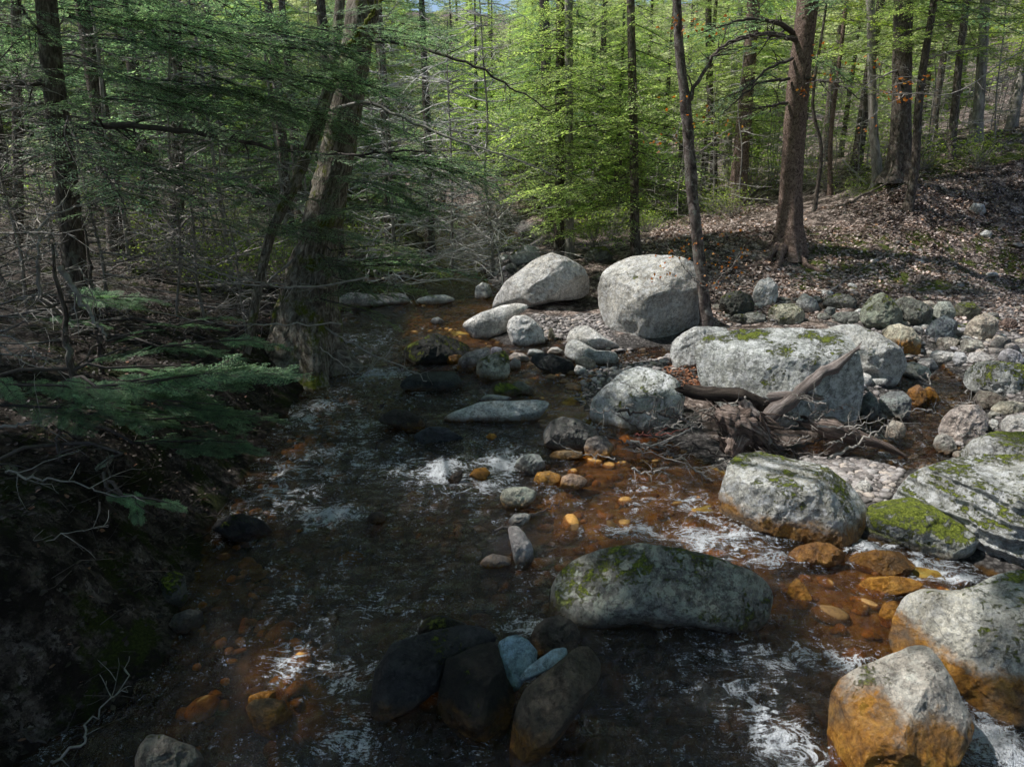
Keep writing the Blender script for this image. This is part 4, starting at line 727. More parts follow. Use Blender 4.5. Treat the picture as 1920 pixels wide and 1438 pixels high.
def pebmat(name, stops, rough=.8, wetd=True, deep=False):
    m, nt = mat(name); g = N(nt); geo = g("ShaderNodeNewGeometry"); pos = geo.outputs["Position"]
    c = g.ramp(geo.outputs["Random Per Island"], stops); n = g.noise(pos, 30, 5, .7)
    c = g.mix(.8, c, g.ramp(n, [(.3, .5), (.7, 1.4)]), "MULTIPLY")
    if wetd:
        h = wet_height(g, pos); c = g.mix(1, c, g.ramp(h, [(0, .5), (.05, 1)]), "MULTIPLY")
    if deep:
        h = wet_height(g, pos); c = g.mix(1, c, g.ramp(g.math("MULTIPLY", h, -1), [(.02, 1), (.10, .6), (.2, .2), (.35, .07)]), "MULTIPLY")  # deeper stones darker: light lost in the water painted in
    b = g("ShaderNodeBsdfPrincipled"); g.l(c, b.inputs["Base Color"]); b.inputs["Roughness"].default_value = rough; g.l(g.bump(n, .6, .01), b.inputs["Normal"]); g.out(b.outputs[0]); return m
M_PEB = pebmat("gravel_stone", [(0, (.10, .09, .085)), (.4, (.24, .21, .20)), (.8, (.40, .37, .36)), (1, (.5, .42, .36))])
M_BED = pebmat("amber_bed_stone", [(0, (.10, .055, .02)), (.45, (.35, .19, .05)), (.75, (.50, .26, .06)), (1, (.34, .2, .07))], wetd=False, deep=True)
strew("gravel", 9000, [([(1000, 590), (1120, 590), (1160, 650), (1020, 640)], 2), ([(1500, 860), (1700, 880), (1660, 950), (1580, 930)], 2), ([(960, 650), (1300, 650), (1280, 720), (1090, 760)], 2), ([(1560, 620), (1920, 570), (1980, 900), (1640, 860)], 3), ([(700, 450), (1000, 450), (980, 520), (760, 540)], 2), ([(1330, 500), (1920, 480), (1920, 620), (1330, 610)], 2)], .012, .05, M_PEB, 41)
strew("streambed_cobbles", 2600, [([(300, 1438), (420, 960), (620, 720), (780, 600), (900, 620), (1100, 760), (1300, 880), (1600, 1000), (1920, 1080), (1920, 1438)], 6), ([(780, 560), (930, 560), (900, 640), (760, 620)], 1), ([(1000, 690), (1110, 700), (1300, 880), (1100, 860)], 1)], .03, .10, M_BED, 42, under=True)
# ------------------------------------------------------------------ sun, and which patches of ground it reaches
SUN_EL, SUN_AZ = R(56), R(-84)                                        # azimuth from +Y, negative to the left
SD = np.array([math.sin(SUN_AZ) * math.cos(SUN_EL), math.cos(SUN_AZ) * math.cos(SUN_EL), math.sin(SUN_EL)])
LITPX = [[(600, 545), (760, 520), (880, 480), (1000, 462), (1130, 470), (1330, 478), (1330, 600), (1480, 590), (1620, 590), (1930, 560), (2100, 640), (2100, 850), (2150, 900), (2150, 1330), (1900, 1600), (1500, 1600), (1620, 1300), (1620, 1190), (1480, 1150), (1460, 1060), (1250, 1012), (1100, 985), (1080, 900), (1000, 935), (820, 930), (760, 880), (830, 845), (1010, 850), (1010, 795), (860, 785), (860, 720), (760, 660), (700, 610), (600, 600)],
         [(570, 950), (690, 950), (690, 985), (570, 985)], [(495, 1180), (560, 1180), (590, 1260), (520, 1270)], [(270, 1390), (390, 1380), (390, 1437), (280, 1437)], [(950, 985), (1010, 985), (1010, 1055), (900, 1055)], [(1025, 1095), (1090, 1080), (1100, 1150), (1030, 1160)],
         [(1380, 1260), (1470, 1270), (1480, 1430), (1400, 1430)], [(360, 1040), (400, 1040), (400, 1075), (360, 1075)], [(180, 560), (330, 560), (330, 640), (180, 640)]]
SHADE = [[(1040, 810), (1330, 850), (1400, 890), (1260, 880), (1100, 850)]]
LW = [np.array([hit(a, b, True)[:2] for a, b in p]) for p in LITPX]; SW = [np.array([hit(a, b, True)[:2] for a, b in p]) for p in SHADE]
SLOPE = np.array([hit(a, b)[:2] for a, b in [(1180, 478), (1300, 400), (1450, 390), (1600, 385), (1930, 250), (2000, 560), (1340, 560)]])
def lit(G3, seed=3):
    """share of sun at ground points, 0..1"""
    P = np.array(G3, float).copy(); P[:, 2] = 0
    P[:, :2] += np.stack([vn(P * 1.1 + 5, 1), vn(P * 1.1 + 50, 2)], -1) * .22
    v = np.zeros(len(P))
    for p in LW: v = np.maximum(v, sstep(.2, -.05, sdist(P, p)))
    for p in SW: v = np.minimum(v, sstep(-.1, .15, sdist(P, p)))
    s = sstep(.2, -.2, sdist(P, SLOPE)) * sstep(-.02, .08, fbm(P * [.7, 1.5, 1], 3, 61) + .22); v = np.maximum(v, s)
    v = np.where(P[:, 1] > 22, np.maximum(v, .9), v)
    v = np.maximum(v, .9 * sstep(16, 17.5, P[:, 1]) * sstep(1.5, 2.5, P[:, 0]) * sstep(-.12, .0, fbm(P * .7, 3, 91)))
    lf = sstep(-1.6, -2.6, P[:, 0]) * sstep(7, 8.5, P[:, 1]) * sstep(-.4, -.2, fbm(P * .8, 3, 81)); v = np.maximum(v, lf)
    lf2 = sstep(-1.5, -2.0, P[:, 0]) * sstep(4.4, 5.2, P[:, 1]) * .9 * sstep(-.22, -.05, fbm(P * 2.2, 3, 82)); v = np.maximum(v, lf2 * .8)
    v = v * (1 - .85 * sstep(.16, .26, fbm(P * 1.5, 3, 71)))
    return v
def shadow_ground(P):
    P = np.asarray(P, float); q = P.copy()
    for _ in range(3):
        g = np.maximum(samp(GZ, q[:, 0], q[:, 1]), wlev(q[:, 1])); q = P - SD * ((P[:, 2] - g) / SD[2])[:, None]
    return q
def in_frame(P, m=60):
    x, y = proj(P); dz = (P - CAM) @ FWD; return (dz > .2) & (x > -m) & (x < 1920 + m) & (y > -m) & (y < 1438 + m)

# ------------------------------------------------------------------ foliage templates (x along the branch, y across, z up)
def quads(B, D, Wd, l, w):
    """diamond leaves: base, direction, across"""
    a = B; c = B + D * l[:, None]; m = B + D * (l * .45)[:, None]; V = np.stack([a, m + Wd * w[:, None], c, m - Wd * w[:, None]], 1).reshape(-1, 3)
    return V, np.arange(len(V)).reshape(-1, 4)
def strip3(A, B, r):
    """thin three sided sticks from A to B"""
    n = len(A); T = B - A; T /= np.linalg.norm(T, axis=1)[:, None] + 1e-9; X = np.cross(T, [.1, .2, 1.0]); X /= np.linalg.norm(X, axis=1)[:, None] + 1e-9; Y = np.cross(T, X)
    V = []
    for e, rr in ((A, r), (B, r * .55)):
        for k in range(3):
            a = k * 2.0944; V.append(e + (X * math.cos(a) + Y * math.sin(a)) * rr[:, None])
    V = np.stack(V, 1).reshape(-1, 3); b = np.arange(n)[:, None] * 6
    Fq = np.concatenate([np.concatenate([b + k, b + (k + 1) % 3, b + 3 + (k + 1) % 3, b + 3 + k], 1) for k in range(3)]); return V, Fq
def spray(seed, Ln=1.0, tw=.07, width=.38, leafl=.05, leafw=.009, step=.028, fine=False, droop=.18, gap=.1, sub=True):
    r = np.random.default_rng(seed); s = np.arange(.05 * Ln, Ln, tw); s = s + r.normal(0, tw * .2, len(s)); s = s[(s > 0) & (s < Ln)]
    base = lambda x: np.stack([x, .03 * Ln * np.sin(x / Ln * 5 + seed), -droop * x ** 2 / Ln], -1)
    A, Bn, rad = [], [], []; LB, LD, LWd, LL = [], [], [], []
    xs = np.linspace(0, Ln, 9); pb = base(xs)
    for i in range(8): A.append(pb[i]); Bn.append(pb[i + 1]); rad.append(.0075 * Ln ** .5 * (1 - i / 9) + .0015)
    for x in s:
        for side in (-1, 1):
            if r.random() < gap: continue
            u = x / Ln; tl = width * Ln * (1.25 * (u + .12) ** .45 * (1 - u) ** .62 + .06) * r.uniform(.7, 1.15); ang = side * R(r.uniform(42, 68)); p0 = base(np.array([x]))[0]
            d = np.array([math.cos(ang), math.sin(ang), r.uniform(-.28, .06)]); d /= np.linalg.norm(d); A.append(p0); Bn.append(p0 + d * tl); rad.append(.0025)
            lat = np.array([-d[1], d[0], 0]); ts = np.arange(.015, tl, step)
            if fine:
                for j, t in enumerate(np.arange(.02, tl, .028)):
                    for s2 in (-1, 1):
                        sl = min(.09, (tl - t) * .6 + .02) * r.uniform(.6, 1.1); d2 = d * .62 + lat * s2 * .75 + np.array([0, 0, r.uniform(-.15, .1)]); d2 /= np.linalg.norm(d2); q0 = p0 + d * t
                        tn = np.arange(.004, sl, .0095); k = len(tn)
                        if not k: continue
                        l2 = np.array([-d2[1], d2[0], 0])
                        for s3 in (-1, 1):
                            LB.append(q0 + d2 * tn[:, None]); dd = np.tile(d2 * .45 + l2 * s3 * .9, (k, 1)) + r.normal(0, .1, (k, 3)); LD.append(dd); LL.append(np.full(k, .016) * r.uniform(.8, 1.2, k))
            else:
                k = len(ts)
                if not k: continue
                for s2 in (-1, 1):
                    LB.append(p0 + d * ts[:, None]); dd = np.tile(d * .6 + lat * s2 * .8, (k, 1)) + r.normal(0, .16, (k, 3)); LD.append(dd); LL.append(leafl * r.uniform(.6, 1.25, k) * (1 - .45 * ts / tl))
    B = np.concatenate(LB); D = np.concatenate(LD); D /= np.linalg.norm(D, axis=1)[:, None]; l = np.concatenate(LL)
    Wv = np.cross(D, np.array([0, 0, 1.0]) + r.normal(0, .3, D.shape)); Wv /= np.linalg.norm(Wv, axis=1)[:, None]
    w = np.full(len(l), .0029) if fine else leafw * r.uniform(.7, 1.3, len(l))
    return quads(B, D, Wv, l, w), strip3(np.array(A), np.array(Bn), np.array(rad))
SP1 = [spray(i, 1.0, .085, .40, .055, .0085, .034) for i in range(4)]            # about one metre
SP2 = [spray(10 + i, 2.0, .11, .30, .075, .011, .05) for i in range(4)]          # about two metres
SPN = [spray(20 + i, 1.0, .055, .42, .036, .0048, .018) for i in range(4)]      # nearer
SPF = [spray(30 + i, .9, .05, .40, fine=True) for i in range(3)]                 # nearest, single needles
SPC = [spray(40 + i, .8, .085, .45, .085, .017, .05) for i in range(4)]          # unseen high sprays added for shade
SPB = [spray(50 + i, 2.0, .18, .32, .13, .034, .08) for i in range(3)]            # far
class Acc:
    def __init__(s): s.L = []; s.W = []
    def put(s, T, A, t, wood=True):
        (V, Fq), (Vw, Fv) = T; s.L.append((V @ A.T + t, Fq))
        if wood: s.W.append((Vw @ A.T + t, Fv))
    def twig(s, P, r, sides=4):
        V, Fq, _ = tube(P, r, sides); s.W.append((V, Fq))
def frame(P0, P1, roll=0, wid=1.0, Lt=1.0, rnd=None):
    """matrix that lays a template of length Lt from P0 to P1, flat side up"""
    d = np.array(P1, float) - P0; ln = np.linalg.norm(d); x = d / ln; y = np.cross([0, 0, 1.0], x); y /= np.linalg.norm(y) + 1e-9; z = np.cross(x, y)
    c, s = math.cos(roll), math.sin(roll); y, z = y * c + z * s, z * c - y * s; k = ln / Lt
    return np.stack([x * k, y * k * wid, z * k], 1)
def crown_tree(acc, x, y, z0, H, hb, Rd, n, T, seed, Lt, lean=(0, 0), cull=False, inc=0, droop=.12, up=.1, wood=True, shape=.75):
    r = np.random.default_rng(seed)
    for i in range(n):
        u = (i + r.random()) / n; h = hb + (H - hb) * u ** .9; az = i * 2.39996 + r.normal(0, .5); ln = (Rd * (1 - u) ** shape + .25) * r.uniform(.6, 1.15)
        P0 = np.array([x + lean[0] * h, y + lean[1] * h, z0 + h]); P1 = P0 + np.array([math.cos(az) * ln, math.sin(az) * ln, ln * (up - r.uniform(0, 2) * droop)])
        if cull:
            mid = (P0 + P1 * 2) / 3
            if r.random() < (inc if in_frame(mid[None], 20)[0] else .95):
                sg = shadow_ground(mid[None])
                if lit(sg)[0] > .35 and sg[0, 1] < 21: continue
        acc.put(T[r.integers(len(T))], frame(P0, P1, r.normal(0, .25), min(1.6, 1.0 if ln > 1 else 1.3), Lt), P0, wood)

# ------------------------------------------------------------------ trunks of the trees that can be told apart
def trunk(path, rads, m, parent, sides=16, rough=.12, flare=.35, seed=1, name="trunk", n=60, fscale=3):
    W_ = np.hstack([np.array(path), np.array(rads)[:, None]]); S = smooth_path(W_, n); V, Fq, UV = tube(S[:, :3], np.maximum(S[:, 3], .004), sides, rough, seed, flare, 5, fscale)
    return build(name, [(V, Fq)], m, parent, True, UV), S
def limb(path, rads, m, parent, sides=7, name="branch", rough=.1, n=24, twigs=0, seed=0, tl=.35):
    W_ = np.hstack([np.array(path), np.array(rads)[:, None]]); S = smooth_path(W_, n); r = np.random.default_rng(seed)
    S[1:-1, :3] += r.normal(0, .012, (n - 2, 3)); parts = []; V, Fq, UV = tube(S[:, :3], np.maximum(S[:, 3], .0025), sides, rough, seed); parts.append((V, Fq)); UVs = [UV]
    for k in range(twigs):
        i = r.integers(2, n - 1); p = S[i, :3]; d = (S[min(i + 1, n - 1), :3] - S[i - 1, :3]); d /= np.linalg.norm(d); q = r.normal(size=3); q[2] *= .6; q = q - d * (q @ d); q /= np.linalg.norm(q)
        dd = d * .7 + q; dd /= np.linalg.norm(dd); ln = tl * r.uniform(.3, 1.2); pts = [p]; c = p.copy()
        for j in range(5): dd = dd + r.normal(0, .16, 3); dd /= np.linalg.norm(dd); c = c + dd * ln / 5; pts.append(c.copy())
        V, Fq, UV = tube(np.array(pts), np.linspace(max(.003, S[i, 3] * .45), .0015, 6), 4); parts.append((V, Fq)); UVs.append(UV)
        if ln > tl * .6:
            p = pts[2]; d3 = dd + r.normal(0, .6, 3); d3 /= np.linalg.norm(d3); V, Fq, UV = tube(np.array([p, p + d3 * ln * .3, p + d3 * ln * .5 + r.normal(0, .03, 3)]), np.array([.003, .002, .0012]), 3); parts.append((V, Fq)); UVs.append(UV)
    return build(name, parts, m, parent, True, np.concatenate(UVs)), S
def P_(px, py, d): return atd(px, py, d)
def above(p, h, lean=(0, 0)): return p + np.array([lean[0] * h, lean[1] * h, h])
HERO = []                                                             # (root, trunk path) of trees that carry the added shade sprays
def hero(name, label, cat, pts, rads, m, seed, top=5.0, lean=(0, 0), flare=.3, sides=18, rough=.12, group=None, root_off=.25, canopy=True, fscale=3):
    """pts: (px, py, d) from the foot up; carried on above the frame by top metres"""
    path = [P_(*p) for p in pts]; f = path[0].copy(); gzz = gz(f[0], f[1]); path = [np.array([f[0], f[1], min(gzz, f[2]) - root_off])] + path
    rads = [rads[0] * 1.05] + list(rads); last = path[-1]; d = path[-1] - path[-2]; d = d / max(d[2], .01)
    if top: path += [last + d * top * .5, last + d * top]; rads += [rads[-1] * .7, rads[-1] * .3]
    rt = empty(name, (f[0], f[1], gzz), label, cat, group); o, S = trunk(path, rads, m, rt, sides, rough, flare, seed, fscale=fscale, n=70)
    if canopy: HERO.append((rt, S))
    return rt, S

t1, s1 = hero("hemlock_tree", "dark straight hemlock trunk at the left edge with two long dead boughs reaching right", "tree", [(150, 640, 8), (135, 450, 8), (118, 290, 8), (98, 130, 8), (85, -20, 8)], [.13, .12, .115, .105, .1], M_BARK, 1, 7)
t2, s2 = hero("hemlock_tree", "thick forked mossy hemlock leaning over the left bank, its left edge sunlit", "tree", [(575, 700, 9.6), (578, 560, 9.7), (597, 450, 9.8), (622, 340, 9.9), (645, 220, 10), (668, 90, 10.1), (688, -30, 10.2)], [.44, .36, .27, .235, .22, .21, .20], M_BARKM, 2, 6, flare=.6, sides=28, rough=.28)
t5, s5 = hero("hemlock_tree", "stout reddish scaly barked hemlock standing on the right slope above the boulders", "tree", [(1478, 440, 15.4), (1484, 330, 15.4), (1493, 200, 15.4), (1505, 90, 15.4), (1518, -20, 15.4)], [.26, .225, .22, .215, .21], M_BARKR, 5, 7, flare=.45, sides=28, rough=.1)
t9, s9 = hero("hemlock_tree", "thick dark trunk on the ridge, rightmost of the big trunks", "tree", [(1688, 312, 18), (1690, 220, 18), (1692, 100, 18), (1694, -20, 18)], [.24, .22, .21, .20], M_BARK, 9, 7, flare=.5, sides=24, rough=.1)
t4, s4 = hero("maple_tree", "slim crooked maple with patchy bark and orange leaves, rising behind the big boulders", "tree", [(1326, 622, 11.2), (1320, 560, 11.2), (1308, 460, 11.2), (1300, 380, 11.2), (1290, 250, 11.2), (1285, 190, 11.2), (1276, 120, 11.2), (1268, -10, 11.2)], [.105, .095, .09, .085, .082, .085, .07, .06], M_BARKP, 4, 4, flare=.2, sides=18, rough=.3, canopy=False)
OTH = [("tree", "mid sized brown trunk leaning slightly right between the thin maple and the scaly hemlock, moss at its foot", [(1383, 372, 22), (1392, 260, 22), (1402, 150, 22), (1415, -20, 22)], [.27, .23, .2, .18], M_BARKR, "hemlock_tree"),
       ("tree", "slim dark trunk just left of the brown leaning one", [(1337, 374, 23), (1338, 270, 23), (1330, 150, 23), (1328, -20, 23)], [.13, .11, .1, .09], M_BARK, "hemlock_tree"),
       ("tree", "slender pale trunk with a slight bend left of the thick dark ridge trunk", [(1645, 330, 19), (1637, 230, 19), (1634, 100, 19), (1632, -20, 19)], [.13, .105, .1, .1], M_BARKG, "beech_tree"),
       ("tree", "narrow dark trunk curving right, beside the thick dark ridge trunk", [(1716, 310, 17), (1722, 200, 17), (1734, 110, 17), (1755, -20, 17)], [.1, .085, .08, .075], M_BARK, "hemlock_tree"),
       ("tree", "thin brown trunk on the ridge leaning right under the sky gap", [(1782, 290, 20), (1790, 210, 20), (1798, 120, 20), (1815, -20, 20)], [.11, .1, .09, .085], M_BARK, "hemlock_tree"),
       ("tree", "pale tan trunk on the ridge nearest the upper right corner", [(1828, 262, 21), (1836, 190, 21), (1842, 100, 21), (1848, -20, 21)], [.17, .14, .13, .12], M_BARKG, "beech_tree"),
       ("tree", "dark trunk behind the boulders ringed with bright green boughs, nearest the largest upright boulder", [(1192, 476, 15.6), (1190, 380, 15.6), (1188, 250, 15.6), (1185, 120, 15.6), (1182, -20, 15.6)], [.12, .1, .095, .09, .08], M_BARK, "hemlock_tree"),
       ("tree", "straight dark trunk left of the bright boughs at the stream bend", [(1048, 478, 17), (1049, 350, 17), (1050, 200, 17), (1052, -20, 17)], [.13, .115, .11, .1], M_BARK, "hemlock_tree"),
       ("tree", "paler trunk close beside the straight dark one at the stream bend", [(1068, 480, 16.6), (1068, 380, 16.6), (1067, 250, 16.6), (1066, -20, 16.6)], [.1, .095, .09, .085], M_BARKG, "beech_tree"),
       ("tree", "dark trunk far behind the stream bend, seen above the bright boughs", [(1026, 440, 24), (1026, 250, 24), (1023, 100, 24), (1020, -20, 24)], [.2, .18, .17, .16], M_BARK, "hemlock_tree"),
       ("tree", "thin red brown stem between the scaly hemlock and the pale bent trunk", [(1556, 362, 20), (1558, 250, 20), (1572, 130, 20), (1590, -20, 20)], [.07, .06, .055, .05], M_BARKR, "young_tree"),
       ("tree", "thin dark curved sapling right of the scaly hemlock", [(1530, 372, 18), (1540, 280, 18), (1524, 190, 18), (1545, 40, 18)], [.05, .042, .038, .03], M_BARK, "young_tree"),
       ("tree", "dim trunk in the left wood seen between the two long dead boughs", [(330, 440, 14), (334, 330, 14), (332, 240, 14), (326, -20, 14)], [.13, .12, .115, .11], M_BARK, "hemlock_tree"),
       ("tree", "second slighter stem rising left of the thick forked hemlock", [(440, 790, 8.4), (470, 620, 8.6), (505, 450, 8.8), (555, 340, 9.0), (610, 190, 9.4), (625, 120, 9.6), (640, -20, 9.8)], [.06, .058, .06, .07, .08, .07, .06], M_BARKM, "hemlock_tree"),
       ("tree", "thin dark trunk deep in the left wood near the left edge", [(30, 560, 11), (34, 400, 11), (32, 200, 11), (30, -20, 11)], [.08, .07, .07, .06], M_BARK, "hemlock_tree"),
       ("tree", "dim slim trunk behind the dark straight left trunk", [(268, 420, 17), (272, 300, 17), (276, 150, 17), (280, -20, 17)], [.11, .1, .1, .09], M_BARK, "hemlock_tree")]
oth = []
for i, (cat, lab, pts, rd, m_, nm) in enumerate(OTH):
    rt, S = hero(nm, lab, cat, pts, rd, m_, 20 + i, 4 if nm != "young_tree" else 1.5, sides=12, flare=.25, canopy=(i in (3, 4, 13)), rough=.15); oth.append((rt, S))

# boughs of the hero trees: dead limbs first
def lb(root, pts, r0, r1, m, tw=6, seed=0, tl=.4, sides=6):
    path = [P_(*p) for p in pts]; return limb(path, np.linspace(r0, r1, len(path)), m, root, sides=sides, twigs=tw, seed=seed, tl=tl)
lb(t1, [(125, 248, 8), (180, 238, 7.9), (240, 236, 7.8), (340, 246, 7.8), (440, 262, 7.9), (540, 284, 8.1), (640, 290, 8.4)], .045, .014, M_TWIGD, 16, 1)
lb(t1, [(130, 268, 8), (200, 285, 8), (300, 315, 8.1), (440, 336, 8.2), (520, 312, 8.3), (600, 292, 8.4)], .024, .008, M_TWIG, 16, 2)
lb(t1, [(85, 150, 8), (50, 160, 7.8), (0, 168, 7.6), (-60, 180, 7.5)], .03, .012, M_TWIGD, 5, 3)
lb(t1, [(80, 195, 8), (40, 202, 7.6), (-30, 218, 7.2)], .02, .01, M_TWIG, 5, 4)
lb(t1, [(95, 80, 8), (60, 40, 7.7), (20, -20, 7.5)], .02, .01, M_TWIGD, 5, 5)
lb(t1, [(130, 30, 8.1), (330, 60, 8.3), (520, 90, 8.6), (700, 100, 8.8)], .025, .008, M_TWIGD, 12, 6)
lb(t2, [(625, 205, 9.9), (690, 193, 9.5), (780, 230, 9.3), (880, 272, 9.2), (970, 300, 9.2), (1050, 333, 9.3)], .028, .006, M_TWIG, 18, 7)
lb(t2, [(690, 72, 10), (790, 92, 9.6), (900, 130, 9.4), (960, 165, 9.4), (1030, 208, 9.5)], .028, .006, M_TWIGD, 18, 8)
lb(t2, [(640, 110, 10), (672, 62, 9.7), (700, 25, 9.6), (730, -20, 9.5)], .032, .018, barkmat("moss_covered_bark", (.05, .05, .01), (.16, .18, .03), (.32, .33, .08)), 6, 9)
lb(t2, [(600, 292, 9.9), (700, 287, 9.4), (800, 283, 9.2), (890, 280, 9.2)], .022, .006, M_TWIGD, 10, 10)
lb(t2, [(560, 480, 9.6), (470, 545, 9.0), (400, 500, 8.6), (310, 475, 8.4)], .016, .006, M_TWIG, 10, 11)
lb(t2, [(600, 610, 9.5), (680, 655, 9.0), (760, 690, 8.8), (800, 715, 8.6)], .016, .005, M_TWIG, 8, 12)
lb(t2, [(610, 540, 9.4), (520, 535, 8.4), (420, 515, 8.0), (330, 480, 7.8)], .02, .008, M_TWIG, 14, 13)
lb(t4, [(1288, 195, 11.2), (1330, 120, 11.1), (1362, 82, 11.0), (1420, 66, 11), (1490, 72, 11.2)], .035, .008, M_BARKP, 14, 14, .5)
lb(t4, [(1283, 215, 11.2), (1272, 240, 11.1), (1262, 260, 11.0)], .008, .004, M_TWIG, 3, 15)
lb(t4, [(1300, 300, 11.2), (1330, 270, 11.0), (1370, 238, 10.8)], .012, .004, M_TWIG, 5, 16)
lb(t4, [(1318, 540, 11.2), (1290, 510, 10.9), (1262, 470, 10.7)], .012, .003, M_TWIG, 9, 17, .5)
lb(t4, [(1322, 560, 11.2), (1350, 520, 10.9), (1380, 490, 10.7)], .01, .003, M_TWIG, 7, 18, .4)
lb(t4, [(1316, 515, 11.2), (1270, 540, 10.8), (1230, 520, 10.6)], .008, .003, M_TWIG, 6, 19, .4)
for k, a in enumerate([[(1492, 75, 15.3), (1440, 62, 14.7), (1400, 72, 14.4), (1340, 95, 14.2)], [(1490, 62, 15.4), (1450, 42, 15), (1390, 38, 14.6), (1320, 60, 14.4)], [(1486, 110, 15.3), (1440, 130, 14.8), (1400, 165, 14.5), (1350, 190, 14.4)], [(1480, 148, 15.3), (1430, 155, 14.8), (1390, 180, 14.5), (1355, 215, 14.3)], [(1476, 193, 15.3), (1440, 200, 14.9), (1405, 205, 14.7)],
                       [(1500, 150, 15.3), (1560, 155, 14.9), (1620, 190, 14.6)]]): lb(t5, a, .06 if k < 2 else .035, .008, M_TWIGD, 14, 20 + k, .6)
for k, a in enumerate([[(1694, 60, 18), (1770, 45, 17.5), (1850, 20, 17.2)], [(1692, 130, 18), (1640, 150, 17.4), (1590, 190, 17)], [(1735, 110, 17), (1800, 95, 16.6), (1900, 80, 16.4)]]): lb(t9, a, .03, .006, M_TWIG, 12, 30 + k, .7)
# roots of the scaly hemlock
for a in ([(1462, 440, 15.2), (1445, 455, 14.9), (1415, 468, 14.6), (1370, 480, 14.5)], [(1495, 440, 15.2), (1520, 452, 14.8), (1560, 458, 14.5)], [(1470, 445, 15.1), (1462, 465, 14.6), (1450, 480, 14.3)]):
    path = []
    for i, p in enumerate(a): q = P_(*p); q[2] = gz(q[0], q[1]) + (.12 if i == 0 else .03 - .015 * i); path.append(q)
    limb(path, np.linspace(.10, .02, len(path)), M_BARKR, t5, 8, "root", .2)

# needles: crowns of the trees above
def crown_obj(acc, root, m, name="crown"):
    if acc.L: build(name, acc.L, m, root)
    if acc.W: build("twigs", acc.W, M_TWIGD, root)
def bough(acc, a, b, T, Lt, n=1, roll=0, wid=1.0, spread=.25, seed=0):
    """leafy bough between two points, n overlapping sprays"""
    r = np.random.default_rng(seed + 77); A0, B0 = P_(*a), P_(*b)
    for i in range(n):
        t0 = i / max(n, 1) * .75; p0 = A0 * (1 - t0) + B0 * t0 + r.normal(0, .03, 3); t1_ = min(1, t0 + .45 + .1 * r.random()) if n > 1 else 1; p1 = A0 * (1 - t1_) + B0 * t1_; ln = np.linalg.norm(p1 - p0)
        p1 = p1 + r.normal(0, spread, 3) * [1, 1, .35] * ln; acc.put(T[r.integers(len(T))], frame(p0, p1, roll + r.normal(0, .2), wid, Lt), p0)
A1 = Acc(); rr = np.random.default_rng(5)
for i in range(46):                                                   # upper left crown, shaded
    h = rr.uniform(3.2, 7.5); az = rr.uniform(0, 6.28); ln = rr.uniform(.9, 2.2); j = int(rr.integers(0, 60)); base = s1[np.argmin(np.abs(s1[:, 2] - h)), :3]; st = base + np.array([math.cos(az), math.sin(az), 0]) * rr.uniform(.1, 1.4)
    A1.put(SPN[i % 4], frame(st, st + np.array([math.cos(az) * ln, math.sin(az) * ln, -.25 * ln]), rr.normal(0, .2), 1, 1), st)
for a, b, n in [((160, 60, 7.6), (560, 130, 8.6), 7), ((130, 110, 7.8), (430, 210, 8.2), 7), ((100, 300, 7.6), (240, 350, 7.4), 4), ((260, 30, 8.4), (640, 60, 9), 7), ((60, 200, 7.4), (300, 160, 7.6), 5), ((330, 120, 8), (600, 230, 8.6), 6), ((140, 330, 7.7), (330, 395, 7.6), 4), ((250, 150, 8.3), (620, 190, 8.9), 6), ((330, 400, 8), (560, 430, 8.4), 4), ((-40, 60, 7), (180, 90, 7.4), 4), ((0, 330, 7), (130, 340, 7), 3)]: bough(A1, a, b, SPN, 1, n, seed=n + int(a[0]))
for a, b, n in [((300, 40, 7.4), (700, 90, 7.8), 8), ((420, 130, 7.6), (760, 160, 8.0), 7), ((200, 180, 7.2), (520, 215, 7.6), 7), ((520, 60, 7.8), (820, 60, 8.4), 6), ((60, 20, 7), (380, 30, 7.4), 7), ((0, 120, 6.8), (240, 140, 7), 5), ((480, 200, 7.8), (700, 235, 8), 5), ((0, 260, 6.6), (160, 280, 6.8), 3), ((180, 300, 7.2), (420, 330, 7.6), 4), ((130, 350, 7), (320, 380, 7.2), 4), ((420, 345, 8), (620, 380, 8.2), 4)]: bough(A1, a, b, SPN, 1, n, seed=n + int(a[0]))
for i in range(40):
    px, py = rr.uniform(20, 520), rr.uniform(0, 400); d_ = rr.uniform(7.0, 9.0); dx = rr.choice([-1, 1]) * rr.uniform(90, 190); bough(A1, (px, py, d_), (px + dx, py + rr.uniform(5, 45), d_ - .3), SPN, 1, 3, seed=700 + i, spread=.3)
crown_obj(A1, t1, M_HEM)
A2 = Acc()
for a, b, n in [((640, 290, 9.4), (930, 300, 9.2), 7), ((700, 285, 9.3), (960, 350, 9.3), 5), ((620, 330, 9.4), (880, 370, 9.2), 6), ((700, 320, 9.3), (830, 420, 9.2), 4), ((560, 200, 9.4), (440, 260, 9), 4), ((640, 100, 9.6), (460, 60, 9.2), 5), ((600, 60, 9.6), (400, 20, 9), 5), ((560, 500, 9.3), (850, 490, 9.3), 6), ((580, 560, 9.0), (760, 520, 9.2), 4), ((600, 470, 9.4), (700, 560, 8.8), 4), ((520, 330, 9.2), (400, 330, 8.8), 3), ((680, 150, 10), (760, 200, 9.8), 2), ((620, 430, 9.5), (720, 450, 9.2), 4)]: bough(A2, a, b, SPN, 1, n, seed=n + int(a[0]))
